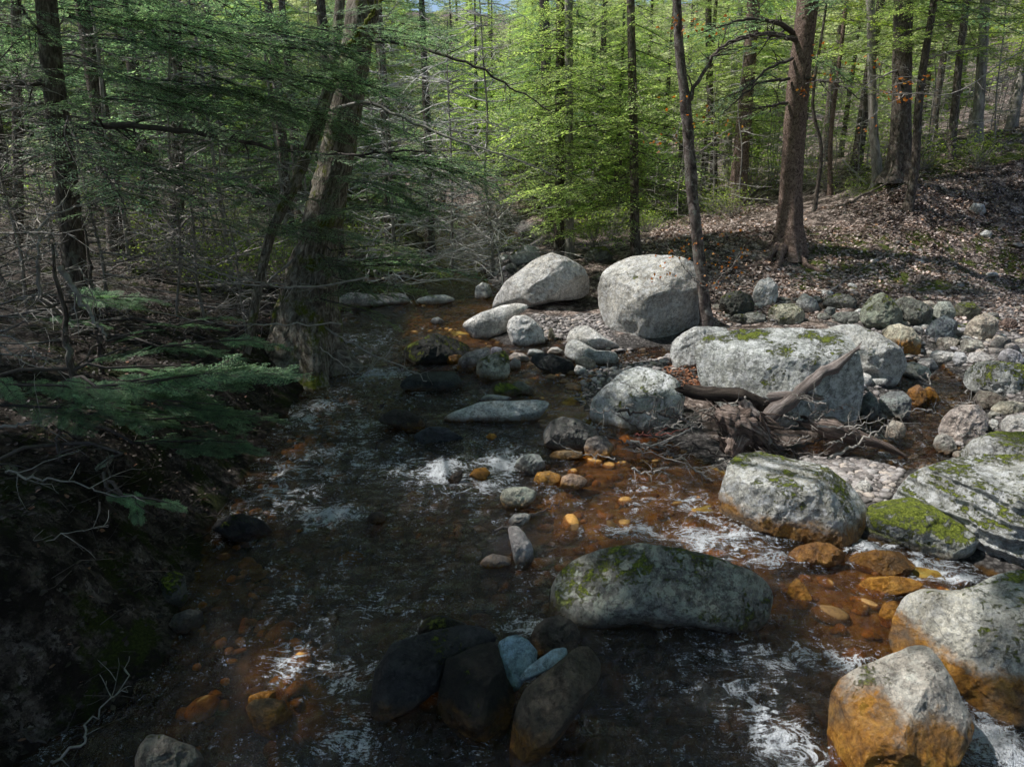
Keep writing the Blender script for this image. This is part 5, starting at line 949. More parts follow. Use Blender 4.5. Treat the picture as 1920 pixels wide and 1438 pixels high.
for a, b, n in [((690, 120, 8.8), (520, 170, 8.4), 6), ((560, 240, 8.6), (720, 260, 8.6), 5), ((600, 400, 8.8), (760, 380, 8.8), 5), ((700, 40, 9), (900, 60, 9), 6), ((660, 340, 8.8), (900, 330, 9), 6), ((700, 380, 9), (860, 400, 9.2), 4), ((560, 60, 8.8), (700, 10, 9), 5), ((660, 440, 9.2), (800, 470, 9.4), 5), ((540, 300, 8.4), (420, 320, 8), 4)]: bough(A2, a, b, SPN, 1, n, seed=n + int(a[0]), spread=.35)
q_ = np.random.default_rng(44)
for i in range(34):
    px, py = q_.uniform(430, 760), q_.uniform(30, 440); d_ = q_.uniform(8.2, 9.6); dx = q_.choice([-1, 1]) * q_.uniform(90, 190); bough(A2, (px, py, d_), (px + dx, py + q_.uniform(5, 45), d_ - .3), SPN, 1, 3, seed=500 + i, spread=.3)
crown_obj(A2, t2, M_HEM)
A5 = Acc(); crown_tree(A5, s5[30, 0], s5[30, 1], gz(6.3, 15.4), 14, 4.6, 3.2, 90, SP2, 55, 2, cull=True, inc=.9)
for a, b, n in [((1470, 70, 15), (1300, 110, 14.2), 6), ((1460, 130, 15), (1330, 210, 14.4), 6), ((1440, 40, 15), (1280, 50, 14.4), 6), ((1480, 200, 15), (1400, 215, 14.7), 3), ((1520, 100, 15), (1640, 170, 14.8), 4)]: bough(A5, a, b, SP1, 1, n, seed=n + int(a[0]))
crown_obj(A5, t5, M_HEM)
A9 = Acc(); crown_tree(A9, s9[30, 0], s9[30, 1], gz(10.2, 18), 14, 4.0, 3.2, 80, SP2, 56, 2, cull=True, inc=.9); crown_obj(A9, t9, M_HEM)
for i, (rt, S) in enumerate(oth):
    A = Acc(); x, y = S[35, 0], S[35, 1]; z0 = gz(S[0, 0], S[0, 1])
    if i in (6, 7, 8):
        crown_tree(A, x, y, z0, 7.5, 1.1 if i == 6 else 1.6, 2.4, 62, SP1, 60 + i, 1, cull=True, wood=True, up=.02)
        if i == 6:
            for a, b, n in [((1180, 300, 15.3), (1010, 250, 14.6), 6), ((1185, 345, 15.4), (985, 352, 14.4), 7), ((1185, 385, 15.4), (1010, 378, 14.5), 6), ((1170, 200, 15.3), (990, 170, 14.8), 6), ((1190, 150, 15.3), (1060, 110, 14.8), 5), ((1180, 420, 15.4), (1080, 430, 14.8), 4), ((1200, 250, 15.3), (1330, 230, 15), 4), ((1200, 180, 15.3), (1300, 150, 15), 4), ((1190, 330, 15.4), (1260, 350, 15), 3), ((1190, 340, 15.2), (975, 358, 13.6), 9), ((1190, 375, 15.2), (1000, 395, 13.8), 8), ((1180, 410, 15.2), (1060, 440, 14), 6), ((1180, 230, 15), (985, 215, 14), 8), ((1170, 120, 15), (1000, 140, 14), 7)]: bough(A, a, b, SP1, 1, n, seed=n + int(a[1]), spread=.3)
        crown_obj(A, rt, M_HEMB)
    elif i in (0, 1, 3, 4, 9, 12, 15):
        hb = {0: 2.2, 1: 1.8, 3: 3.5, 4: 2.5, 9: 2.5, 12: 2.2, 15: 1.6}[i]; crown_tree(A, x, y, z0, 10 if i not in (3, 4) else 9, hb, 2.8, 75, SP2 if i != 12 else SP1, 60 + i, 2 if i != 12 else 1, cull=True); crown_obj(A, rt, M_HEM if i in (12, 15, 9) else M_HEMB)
    elif i in (2, 5, 10, 11):
        crown_tree(A, x, y, z0, 8, 3.2, 1.8, 26, SP1, 60 + i, 1, cull=True); crown_obj(A, rt, M_UNDER, "crown")
# orange leaves on the maple twigs
def leaflets(root, spots, m, size=.045, name="foliage", seed=0, n=9, spread=.16):
    r = np.random.default_rng(seed); B = []
    for (a, b, d) in spots:
        c = P_(a, b, d); B.append(c + r.normal(0, spread, (n, 3)) * [1, 1, .6])
    B = np.concatenate(B); D = r.normal(size=B.shape); D[:, 2] = -np.abs(D[:, 2]) * .6; D /= np.linalg.norm(D, axis=1)[:, None]; Wv = np.cross(D, r.normal(size=B.shape)); Wv /= np.linalg.norm(Wv, axis=1)[:, None]
    V, Fq = quads(B, D, Wv, size * r.uniform(.6, 1.3, len(B)), size * .33 * r.uniform(.6, 1.3, len(B))); D2 = D + Wv * .8; D2 /= np.linalg.norm(D2, axis=1)[:, None]; V2, F2 = quads(B, D2, np.cross(D2, np.cross(D, Wv)), size * .7 * r.uniform(.6, 1.2, len(B)), np.full(len(B), size * .22)); D3 = D - Wv * .8; D3 /= np.linalg.norm(D3, axis=1)[:, None]; V3, F3 = quads(B, D3, np.cross(D3, np.cross(D, Wv)), size * .7 * r.uniform(.6, 1.2, len(B)), np.full(len(B), size * .22))
    return build(name, [(V, Fq), (V2, F2), (V3, F3)], m, root)
sp = [(1262, 470, 10.7), (1285, 490, 10.8), (1305, 455, 10.9), (1345, 470, 10.8), (1375, 492, 10.7), (1352, 510, 10.8), (1245, 505, 10.6), (1232, 520, 10.6), (1330, 498, 10.9), (1290, 455, 11), (1345, 530, 10.8), (1262, 260, 11), (1250, 190, 11), (1300, 50, 11), (1335, 48, 11), (1290, 55, 11), (1360, 50, 11), (1255, 50, 11), (1225, 265, 11), (1310, 215, 11), (1370, 238, 10.8), (1270, 30, 11), (1325, 215, 11), (1375, 440, 10.8), (1400, 470, 10.8)]
leaflets(t4, sp, M_ORNG, .05, seed=3, n=7, spread=.13)
# maple sprig reaching over the right slope from a sapling
sap = empty("maple_sapling", P_(1500, 175, 11.5), "leafless maple spray with orange leaf tips crossing in front of the thick dark ridge trunk", "sapling")
sap.location = (8.2, 12.6, gz(8.2, 12.6))
q0 = np.array([8.2, 12.6, gz(8.2, 12.6) - .1]); limb([q0, np.array([8.3, 12.4, 2.6]), np.array([8.4, 12.2, 4.2]), np.array([8.5, 12.2, 6.0])], [.035, .03, .022, .012], M_TWIG, sap, 7, "trunk", twigs=8, seed=3) if False else None
lbp = [[(2080, 60, 12.8), (1930, 90, 12.5), (1800, 170, 12), (1700, 175, 11.7), (1600, 165, 11.5), (1520, 165, 11.4)], [(1700, 175, 11.7), (1660, 200, 11.5), (1610, 235, 11.4)], [(1760, 172, 11.9), (1720, 150, 11.7), (1680, 130, 11.6)], [(1600, 165, 11.5), (1560, 150, 11.4), (1510, 158, 11.3)]]
edge = P_(*lbp[0][0]); limb([np.array([edge[0] + .5, edge[1] + .3, gz(edge[0] + .5, edge[1] + .3) - .1]), (edge + [.35, .2, -1.2]), edge + [.1, .05, -.1], edge + [.1, 0, 1.2], edge + [.0, 0, 2.4]], [.04, .035, .03, .022, .01], M_TWIG, sap, 7, "trunk", seed=3)
sap.location = (edge[0] + .5, edge[1] + .3, gz(edge[0] + .5, edge[1] + .3))
for c in sap.children: c.location = -sap.location
for k, a in enumerate(lbp): lb(sap, a, .014 if k == 0 else .008, .003, M_TWIG, 14 if k == 0 else 6, 40 + k, .35, 5)
leaflets(sap, [(1690, 160, 11.7), (1700, 145, 11.7), (1670, 180, 11.6), (1730, 150, 11.8), (1720, 180, 11.7), (1685, 190, 11.6), (1660, 170, 11.6), (1520, 160, 11.4), (1505, 170, 11.4), (1540, 148, 11.4), (1600, 125, 11.4), (1615, 235, 11.4), (1650, 125, 11.6), (1530, 90, 11.4)], M_ORNG, .05, seed=4, n=6, spread=.1)

# near hemlock boughs over the left bank
def young(label, foot, boughs, T, Lt, m, dead=(), seed=0, stem=.03, topd=1.2, wid=1.0):
    f = hit(foot[0], foot[1], False); rt = empty("young_hemlock", (f[0], f[1], gz(f[0], f[1])), label, "young tree")
    limb([f - [0, 0, .15], f + [.02, .03, topd * .4], f + [.06, .02, topd * .8], f + [.05, .06, topd * 1.3]], [stem, stem * .85, stem * .6, stem * .25], M_BARK, rt, 8, "trunk", twigs=6, seed=seed)
    A = Acc()
    for k, (a, b, n) in enumerate(boughs):
        P0, P1 = P_(*a), P_(*b); A.twig(np.array([P0, (P0 + P1) / 2 + [0, 0, .02], P1]), np.array([.012, .007, .002]), 5); bough(A, a, b, T, Lt, n, seed=seed * 10 + k, wid=wid)
        base = f + np.array([.02, .02, min(max(P0[2] - f[2], .15), topd * 1.2)]); A.twig(np.array([base, (base + P0) / 2 + [0, 0, .05], P0]), np.array([.016, .014, .011]), 5)
    crown_obj(A, rt, m)
    for k, d in enumerate(dead): lb(rt, d, .009, .003, M_TWIG, 9, seed * 7 + k, .35, 5)
    return rt
young("young hemlock on the left bank whose low dark green boughs hang over the stream edge", (150, 830), [((-60, 720, 4.7), (300, 735, 5.0), 6), ((180, 725, 4.9), (560, 690, 5.5), 7), ((0, 760, 4.7), (330, 780, 4.9), 5), ((230, 790, 5.0), (520, 780, 5.6), 6), ((250, 830, 4.9), (480, 830, 5.3), 5), ((200, 690, 5.2), (420, 690, 5.6), 4), ((180, 750, 4.9), (440, 760, 5.2), 5)], SPF, .9, M_NEAR, seed=3, stem=.035)
young("young hemlock with pale sunlit bough tips, behind the low dark green boughs", (190, 700), [((200, 640, 6.0), (350, 600, 6.3), 3), ((300, 650, 6.2), (520, 635, 6.8), 4), ((160, 680, 6.0), (290, 640, 6.0), 3), ((330, 610, 6.5), (470, 590, 6.9), 3), ((130, 560, 6.4), (330, 560, 6.8), 4), ((60, 590, 6.0), (190, 600, 6.2), 3)], SPF, .9, M_NEAR, seed=4, stem=.03, dead=[[(150, 500, 6.3), (170, 545, 6.2), (195, 600, 6.1)], [(110, 480, 6.2), (80, 430, 6.2), (60, 380, 6.4)]])
young("small bright green hemlock tip lit by a single sun fleck low on the left bank", (200, 960), [((230, 930, 4.3), (345, 950, 4.4), 3), ((200, 915, 4.3), (300, 975, 4.3), 2)], SPF, .9, M_NEAR, seed=5, stem=.012, topd=.35, dead=[[(10, 885, 4.1), (120, 905, 4.2), (260, 935, 4.3)]])
young("short pale tipped hemlock shoot beside the mossy hummock on the left bank", (110, 870), [((110, 850, 4.6), (200, 830, 4.7), 2), ((-20, 870, 4.4), (60, 880, 4.4), 2), ((230, 850, 4.7), (180, 880, 4.6), 1)], SPF, .9, M_GREY, seed=6, stem=.012, topd=.4)
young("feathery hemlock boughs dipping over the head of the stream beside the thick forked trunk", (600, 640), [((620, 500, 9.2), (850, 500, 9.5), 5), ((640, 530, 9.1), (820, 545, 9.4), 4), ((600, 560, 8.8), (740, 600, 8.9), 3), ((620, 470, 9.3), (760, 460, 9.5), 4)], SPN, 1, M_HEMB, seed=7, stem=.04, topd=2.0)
young("grey green hemlock drooping over the far stream bend", (800, 440), [((960, 330, 20), (840, 350, 19.6), 5), ((960, 370, 20), (850, 410, 19.6), 6), ((940, 400, 20), (860, 440, 19.8), 5), ((880, 340, 20), (740, 370, 19.6), 5), ((900, 380, 20), (800, 430, 19.8), 5), ((980, 300, 20.5), (900, 330, 20), 4), ((760, 360, 20), (680, 400, 20), 4)], SP1, 1, M_GREY, seed=8, stem=.06, topd=2.4)

# dead tangle: bare hemlocks whose pale dead boughs catch the sun
def dead_tree(name, label, x, y, H, n, Rd, m, seed, cat="tree", group=None, r0=.07, fine=14):
    r = np.random.default_rng(seed); z = gz(x, y); rt = empty(name, (x, y, z), label, cat, group); lean = r.normal(0, .04, 2)
    path = np.array([[x + lean[0] * h, y + lean[1] * h, z - .2 + h] for h in np.linspace(0, H, 6)]); path[1:-1, :2] += r.normal(0, .05, (4, 2)); S = smooth_path(np.hstack([path, np.linspace(r0, r0 * .25, 6)[:, None]]), 30)
    V, Fq, UV = tube(S[:, :3], S[:, 3], 8, .12, seed); build("trunk", [(V, Fq)], M_BARK if r0 > .05 else M_BARKG, rt, True, UV); A, B, rd = [], [], []
    for i in range(n):
        h = r.uniform(.08, .98) * H; u = h / H; az = r.uniform(0, 6.28); ln = Rd * (1 - u * .6) * r.uniform(.4, 1.1); d = np.array([math.cos(az), math.sin(az), r.uniform(-.25, .35)]); p = S[int(u * 29), :3].copy(); k = 7
        for j in range(k):
            d = d + r.normal(0, .13, 3) + [0, 0, -.02]; d /= np.linalg.norm(d); q = p + d * ln / k; A.append(p); B.append(q); rd.append(.009 * (1 - j / k) + .0022)
            for _ in range(fine // 7):
                e = d + r.normal(0, .75, 3) * [1, 1, .5]; e /= np.linalg.norm(e); l2 = ln * .28 * r.uniform(.3, 1.2); c = p + d * ln / k * r.random(); q2 = c + e * l2 * .5; A.append(c); B.append(q2); rd.append(.0035); e2 = e + r.normal(0, .35, 3); e2 /= np.linalg.norm(e2); A.append(q2); B.append(q2 + e2 * l2 * .5); rd.append(.0022)
            p = q
    Vd, Fd = strip3(np.array(A), np.array(B), np.array(rd) * (1 + y / 18)); build("branches", [(Vd, Fd)], m, rt); return rt
for i, (px, d, H, n, Rd, lab) in enumerate([(740, 16, 6.5, 110, 3.0, "bare dead hemlock with pale boughs, left one above the stream bend"), (850, 18, 6.5, 120, 3.2, "bare dead hemlock with pale boughs, middle one above the stream bend"), (925, 17, 6.5, 90, 2.8, "bare dead hemlock with pale boughs, right one above the stream bend"), (440, 12, 6, 60, 2.3, "dead twiggy hemlock filling the gap between the two left trunks"), (250, 11, 5.5, 50, 2.0, "dead twiggy hemlock right behind the dark straight left trunk"), (550, 15, 7, 60, 2.4, "dead twiggy hemlock behind the slighter left stem"), (40, 8.5, 4.5, 70, 2.2, "low dead twiggy hemlock at the left edge"), (190, 9.0, 4.0, 70, 2.2, "low dead twiggy hemlock just right of the dark straight left trunk"), (380, 9.6, 4, 60, 2.0, "low dead twiggy hemlock left of the slighter stem"), (-30, 6.2, 3.2, 60, 2.0, "low dead twiggy hemlock cut by the left edge of the bank")]):
    x = (px - 960) / F * d / math.cos(PITCH) * .96; dead_tree("dead_hemlock", lab, x, d, H, n, Rd, M_PALE if i < 3 else M_TWIG, 70 + i, r0=.045 if i < 6 else .025)
# tangle of dead twigs on the left bank: separate fallen boughs
def fallen(label, pts, r0, m=M_TWIG, tw=14, seed=0, tl=.4, name="fallen_branch", lift=.0, group=None, ds=None):
    path = []
    for i, p in enumerate(pts):
        q = P_(*p) if len(p) == 3 else hit(*p); path.append(q + [0, 0, lift if len(p) == 2 else 0])
    W_ = np.hstack([np.array(path), np.linspace(r0, r0 * .3, len(path))[:, None]]); o, S = limb(path, np.linspace(r0, r0 * .3, len(path)), m, None, twigs=tw, seed=seed, tl=tl, name=name); return tag(o, label, "branch", group)
fallen("bleached dead bough arching down the left bank, forked like an antler", [(75, 560, 6.2), (72, 480, 6.1), (85, 410, 6.2), (125, 395, 6.3), (190, 370, 6.5)], .018, tw=16, seed=1)
fallen("pale broken stick with a blunt end slanting on the left bank", [(112, 500, 6.0), (145, 550, 6.0), (180, 605, 6.0), (200, 630, 6.0)], .028, tw=5, seed=2)
fallen("long thin pale bough sagging across in front of the thick forked trunk's foot", [(690, 520, 8.6), (600, 535, 8.3), (500, 538, 8.0), (420, 528, 7.8), (340, 500, 7.7), (290, 465, 7.6)], .014, tw=14, seed=3)
fallen("thin bent bough below the long sagging one", [(640, 608, 8.0), (520, 608, 7.4), (420, 606, 7.2), (320, 590, 7.0), (160, 545, 6.8)], .010, tw=14, seed=4)
fallen("grey crooked stick at the left edge pointing right above the mossy hummock", [(-20, 805, 4.6), (60, 790, 4.7), (120, 772, 4.8), (160, 775, 4.9)], .012, tw=7, seed=5)
fallen("long whip thin twig curving over the litter at the left edge", [(0, 1060, 3.6), (60, 1030, 3.7), (130, 1000, 3.8), (200, 985, 3.9)], .006, tw=6, seed=6, tl=.25)
fallen("curved bare root like branch in the dark lower left corner", [(40, 1360), (60, 1390), (110, 1385), (150, 1350), (165, 1290)], .009, tw=5, seed=7, tl=.2, lift=.03, m=M_TWIGD)
fallen("pale twig forking in the dark lower left corner", [(100, 1438), (160, 1400), (170, 1360), (220, 1310), (245, 1240)], .008, tw=7, seed=8, tl=.2, lift=.04)
fallen("thin twigs trailing in the water below the left bank", [(600, 650, 8.6), (650, 690, 8.2), (690, 700, 8.1), (760, 690, 8.3)], .008, tw=14, seed=9, tl=.5)
fallen("thin dark stick crossing the rounded stone in midstream", [(925, 1005), (965, 990), (1010, 968), (1050, 948)], .014, m=M_TWIGD, tw=3, seed=10, tl=.15, lift=.05)
fallen("red barked twig lying at the edge of the amber shallows", [(1190, 826), (1240, 824), (1290, 812)], .016, m=plainmat("red_twig", (.10, .02, .015), (.25, .08, .06)), tw=5, seed=11, tl=.3, lift=.06)
fallen("pale whippy twig reaching over the amber shallows toward the left", [(1165, 862), (1230, 872), (1290, 892), (1340, 908)], .006, tw=8, seed=12, tl=.35, lift=.12)
fallen("straight pale stick leaning on the bright mossy lobe", [(1768, 932), (1790, 965), (1822, 1003)], .014, tw=3, seed=13, tl=.2, lift=.10)
fallen("thin forked red tipped twig at the right edge by the cream boulder", [(1930, 1020), (1890, 1000), (1855, 975)], .006, tw=8, seed=14, tl=.3, lift=.15)
fallen("weathered stake standing among the cobbles right of the big flat topped boulder", [(1682, 712), (1684, 690), (1688, 652)], .03, tw=0, seed=15, lift=.02) if False else None
fallen("long thin branch lying up the shaded leafy slope", [(1540, 560), (1600, 520), (1660, 480), (1700, 455)], .016, tw=5, seed=16, tl=.3, lift=.05)
fallen("fallen pole half hidden on the ridge behind the scaly hemlock", [(1580, 300, 21), (1640, 372, 19.5), (1560, 392, 19)], .03, tw=6, seed=17)
fallen("long low branch along the crest of the ridge", [(1600, 385), (1680, 345), (1760, 310)], .03, tw=10, seed=18, lift=.12, m=M_TWIGD)
# driftwood pile beside the flat topped boulder
dl = hit(1430, 852)[1] + .15
def log(label, pts, rads, m, seed, name="driftwood_log", sides=16, rough=.35, fscale=2.2):
    S = smooth_path(np.hstack([np.array([P_(*p) for p in pts]), np.array(rads)[:, None]]), 40); V, Fq, UV = tube(S[:, :3], S[:, 3], sides, rough, seed, fscale=fscale)
    V, q, tri, UV = capped(V, Fq, UV, sides); r = np.random.default_rng(seed); k = np.concatenate([np.arange(sides), len(V) - 2 - sides + np.arange(sides)]); dr = (S[1, :3] - S[0, :3]); dr /= np.linalg.norm(dr); V[k] += dr * r.uniform(-1, 1, (len(k), 1)) * np.mean(rads) * 1.1
    o = build(name, [(V, q), ], m, None, True, UV) if False else build(name, [(V, q), (V[-1:], np.zeros((0, 4), int))], m, None, True, np.vstack([UV, UV[-1:]])); return tag(o, label, "log")
log("bleached driftwood trunk leaning up against the big flat topped boulder", [(1422, 815, dl - .1), (1446, 776, dl - .05), (1478, 754, dl), (1530, 706, dl + .08), (1566, 688, dl + .17), (1612, 650, dl + .25)], [.06, .078, .066, .068, .05, .018], M_DRIFT, 1, rough=.75, fscale=3.2)
log("dark wet log lying behind the splintered stump, ending in the debris", [(1278, 730, dl + .2), (1320, 738, dl + .15), (1370, 740, dl + .1), (1415, 752, dl + .1), (1450, 775, dl + .1)], [.06, .085, .09, .08, .06], M_LOGD, 2)
log("splintered fallen log piece with torn pale end right of the stump", [(1505, 790, dl), (1550, 800, dl), (1600, 818, dl), (1650, 832, dl - .05), (1700, 856, dl - .1)], [.07, .10, .075, .05, .02], M_ROT, 3, rough=.6)
log("thin broken branch stub poking right from behind the bleached driftwood", [(1440, 745, dl + .1), (1500, 742, dl + .05), (1540, 746, dl)], [.05, .05, .03], M_DRIFT, 6, sides=10)
log("weathered stake standing among the cobbles right of the big flat topped boulder", [(1682, 716, hit(1682, 720)[1]), (1684, 690, hit(1682, 720)[1]), (1690, 650, hit(1682, 720)[1])], [.05, .05, .03], M_DRIFT, 7, "stake", sides=9)
st = empty("tree_stump", P_(1385, 830, dl - .2), "torn reddish brown root stump with splintered fibres, under the bleached driftwood", "stump")
def stump_part(nm, pts, rads, seed, m, rough=.7):
    S = smooth_path(np.hstack([np.array([P_(*p) for p in pts]), np.array(rads)[:, None]]), 46); V, Fq, UV = tube(S[:, :3], S[:, 3], 36, rough, seed, fscale=6.0); V, q, tri, UV = capped(V, Fq, UV, 26)
    return build(nm, [(V, q)], m, st, True, UV)
stump_part("root_mass", [(1340, 775, dl - .25), (1365, 785, dl - .3), (1395, 800, dl - .3), (1425, 820, dl - .25), (1440, 832, dl - .25)], [.05, .12, .13, .10, .04], 4, M_ROT)
stump_part("stub", [(1385, 820, dl - .3), (1378, 840, dl - .35), (1372, 852, dl - .35)], [.12, .10, .08], 5, M_ROT)
stump_part("broken_fork", [(1440, 830, dl - .28), (1425, 800, dl - .25), (1400, 765, dl - .2), (1390, 748, dl - .2)], [.06, .07, .06, .035], 8, M_DRIFT, .4)
r = np.random.default_rng(12); fib = []
for i in range(240):
    a = P_(r.uniform(1345, 1440), r.uniform(770, 840), dl - .35 + r.uniform(0, .2)); d = np.array([.75, -.2, -.55]) + r.normal(0, .25, 3); d /= np.linalg.norm(d); d *= r.choice([-1, 1], p=[.2, .8]); l = r.uniform(.08, .25); fib.append(tube(np.array([a, a + d * l * .5, a + d * l + r.normal(0, .01, 3)]), np.array([.014, .01, .002]), 4))
build("splinters", [(f[0], f[1]) for f in fib], M_ROT, st, True, np.concatenate([f[2] for f in fib]))
for i in range(60):
    a = (r.uniform(1150, 1560), r.uniform(740, 900)); ang = r.uniform(-.6, .6) + (math.pi if r.random() < .5 else 0); ln = r.uniform(50, 150); d0 = min(dl, hit(*a)[1]) + r.uniform(-.3, .3) if a[1] > 860 else dl + r.uniform(-.3, .25)
    pts = [(a[0] + math.cos(ang) * ln * t, a[1] + math.sin(ang) * ln * t + 8 * math.sin(t * 3), max(d0 + r.uniform(-.05, .05), 5)) for t in (0, .35, .7, 1)]
    o, _ = limb([P_(*p) for p in pts], np.linspace(r.uniform(.006, .018), .003, 4), M_TWIG if i % 3 else M_TWIGD, None, 6, "stick", twigs=5, seed=200 + i, tl=.25); tag(o, "bare stick caught in the driftwood pile beside the stump", "stick", "sticks of the driftwood pile")
for i in range(16):
    a = (r.uniform(1560, 1880), r.uniform(690, 880)); o = hit(*a); ang = r.uniform(0, 6.28); l = r.uniform(.3, .8); p1 = o + [math.cos(ang) * l, math.sin(ang) * l * .6, 0]; p1[2] = max(gz(p1[0], p1[1]), wlev(p1[1])) + .08
    q, _ = limb([o + [0, 0, .05], (o + p1) / 2 + [0, 0, .12], p1], [.010, .008, .003], M_TWIG, None, 5, "stick", twigs=6, seed=300 + i, tl=.3); tag(q, "bare stick washed up on the cobble bar round the side pool", "stick", "sticks on the right cobble bar")

# ------------------------------------------------------------------ wood beyond: whole trees, then brush
def proto(kind, seed):
    rt = empty("woodland_tree", (0, 0, 0), "tree", "tree"); r = np.random.default_rng(seed); H = r.uniform(9, 12); A = Acc()
    S = smooth_path(np.array([[0, 0, -.4, .17], [.05, .02, H * .3, .13], [0, .08, H * .6, .08], [.04, 0, H, .015]]), 24); V, Fq, UV = tube(S[:, :3], S[:, 3], 9, .12, seed, .4); build("trunk", [(V, Fq)], M_BARK if kind != "beech" else M_BARKG, rt, True, UV)
    hb = {"low": .4, "mid": 1.2, "beech": 2, "high": 3.6}[kind]; crown_tree(A, 0, 0, 0, H, hb, {"low": 2.7, "mid": 3.0, "beech": 2.4, "high": 2.6}[kind], {"low": 130, "mid": 95, "beech": 60, "high": 60}[kind], SPB, seed, 2, droop=.14)
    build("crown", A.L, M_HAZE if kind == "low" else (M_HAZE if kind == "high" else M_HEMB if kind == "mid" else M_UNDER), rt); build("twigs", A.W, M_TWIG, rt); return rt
protos = [proto("low", 1), proto("low", 2), proto("mid", 3), proto("mid", 4), proto("beech", 5), proto("high", 6), proto("high", 7)]
r = random.Random(4); first = set(); placed = []
def put_tree(k, x, y, s, label, group):
    z = gz(x, y) - .05; p = protos[k]
    if k not in first:
        first.add(k); p.location = (x, y, z); p.scale = (s, s, s); p.rotation_euler = (0, 0, r.uniform(0, 6.28)); p["label"] = label; p["group"] = group; return
    dup(p, (x, y, z), r.uniform(0, 6.28), s, label, group)
def too_near(x, y, g): return any((x - a) ** 2 + (y - b) ** 2 < g * g for a, b in placed)
placed += [(-3.5, 23)]
zones = [("dark hemlock standing in the dense left wood", "hemlocks of the left wood", -20, -3.0, 22.5, 34, 30, (0, 1, 0, 1, 2), 1.9, 1.0),
         ("hemlock on the valley floor beyond the stream bend", "hemlocks beyond the stream bend", -6, 5, 24, 48, 36, (0, 1, 2, 3, 2), 2.4, 1.0),
         ("bright green hemlock beyond the right terrace", "bright trees beyond the right terrace", 3, 20, 22, 44, 26, (5, 3, 6, 5, 4), 2.2, .9),
         ("tree on the hillside far behind the wood", "far trees on the hillside", -50, 60, 46, 105, 80, (0, 1, 0, 3, 4), 3.4, 1.5),
         ("tree on the right ridge", "trees on the right ridge", 15, 30, 21, 36, 12, (5, 6, 4, 4, 6), 3, .9)]
for lab, grp, x0, x1, y0, y1, n, ks, gap, sc_ in zones:
    c = 0; tries = 0
    while c < n and tries < 3000:
        tries += 1; x, y = r.uniform(x0, x1), r.uniform(y0, y1)
        if too_near(x, y, gap) or samp(SDG, x, y)[0] < .8: continue
        if abs(x) > y * .85 + 1: continue
        placed.append((x, y)); put_tree(r.choice(ks), x, y, sc_ * r.uniform(.8, 1.2), lab, grp); c += 1
near_spots = [(-6.6, 11.6, .9), (-3.9, 15.4, 1.0), (-7.8, 15.2, .7), (-5.6, 17.4, .6), (-3.4, 19.2, .8), (-9.6, 13.4, .6), (-6.2, 20.4, .9), (-10.4, 18.2, .7), (-8.4, 20.8, .7), (-2.6, 21.8, 1.2)]
for i, (x, y, hb) in enumerate(near_spots):
    H = 10 + (i * 7 % 5) * .6; z = gz(x, y); rt = empty("hemlock_tree", (x, y, z), "shaggy hemlock in the left wood, not far behind the forked trunk", "tree", "nearer hemlocks of the left wood"); A = Acc()
    S = smooth_path(np.array([[x, y, z - .3, .15], [x + .05, y, z + H * .3, .12], [x, y + .08, z + H * .6, .08], [x, y, z + H, .015]]), 24); V, Fq, UV = tube(S[:, :3], S[:, 3], 10, .12, i, .4); build("trunk", [(V, Fq)], M_BARK, rt, True, UV)
    crown_tree(A, x, y, z, H, hb, 2.5, 105, SP2, 400 + i, 2, cull=True, inc=.9, droop=.14); crown_obj(A, rt, M_HEM); placed.append((x, y))
# brush: bare saplings
bp = [dead_tree("bare_sapling", "sapling", 0, 0, H, n, Rd, M_BRUSH, 90 + i, "sapling", None, .02, 14) for i, (H, n, Rd) in enumerate([(4.5, 26, 1.1), (3.2, 30, 1.0), (6, 30, 1.3)])]
fb = set()
for lab, grp, x0, x1, y0, y1, n, gap in [("leafless grey sapling in the brush beyond the right terrace", "bare saplings beyond the right terrace", 4, 22, 20, 34, 110, .8), ("leafless sapling in the dark left wood", "bare saplings in the left wood", -11, -3.4, 8.5, 20, 46, .7), ("leafless sapling beyond the stream bend", "bare saplings beyond the stream bend", -3, 4, 22, 34, 20, .8)]:
    for _ in range(n):
        x, y = r.uniform(x0, x1), r.uniform(y0, y1)
        if samp(SDG, x, y)[0] < .5: continue
        k = r.randrange(3); loc = (x, y, gz(x, y) - .02); s = r.uniform(.7, 1.25)
        if k not in fb: fb.add(k); b = bp[k]; z0 = b.location.z; b.location = loc; b.scale = (s, s, s); b["label"] = lab; b["group"] = grp
        else: dup(bp[k], loc, r.uniform(0, 6.28), s, lab, grp)
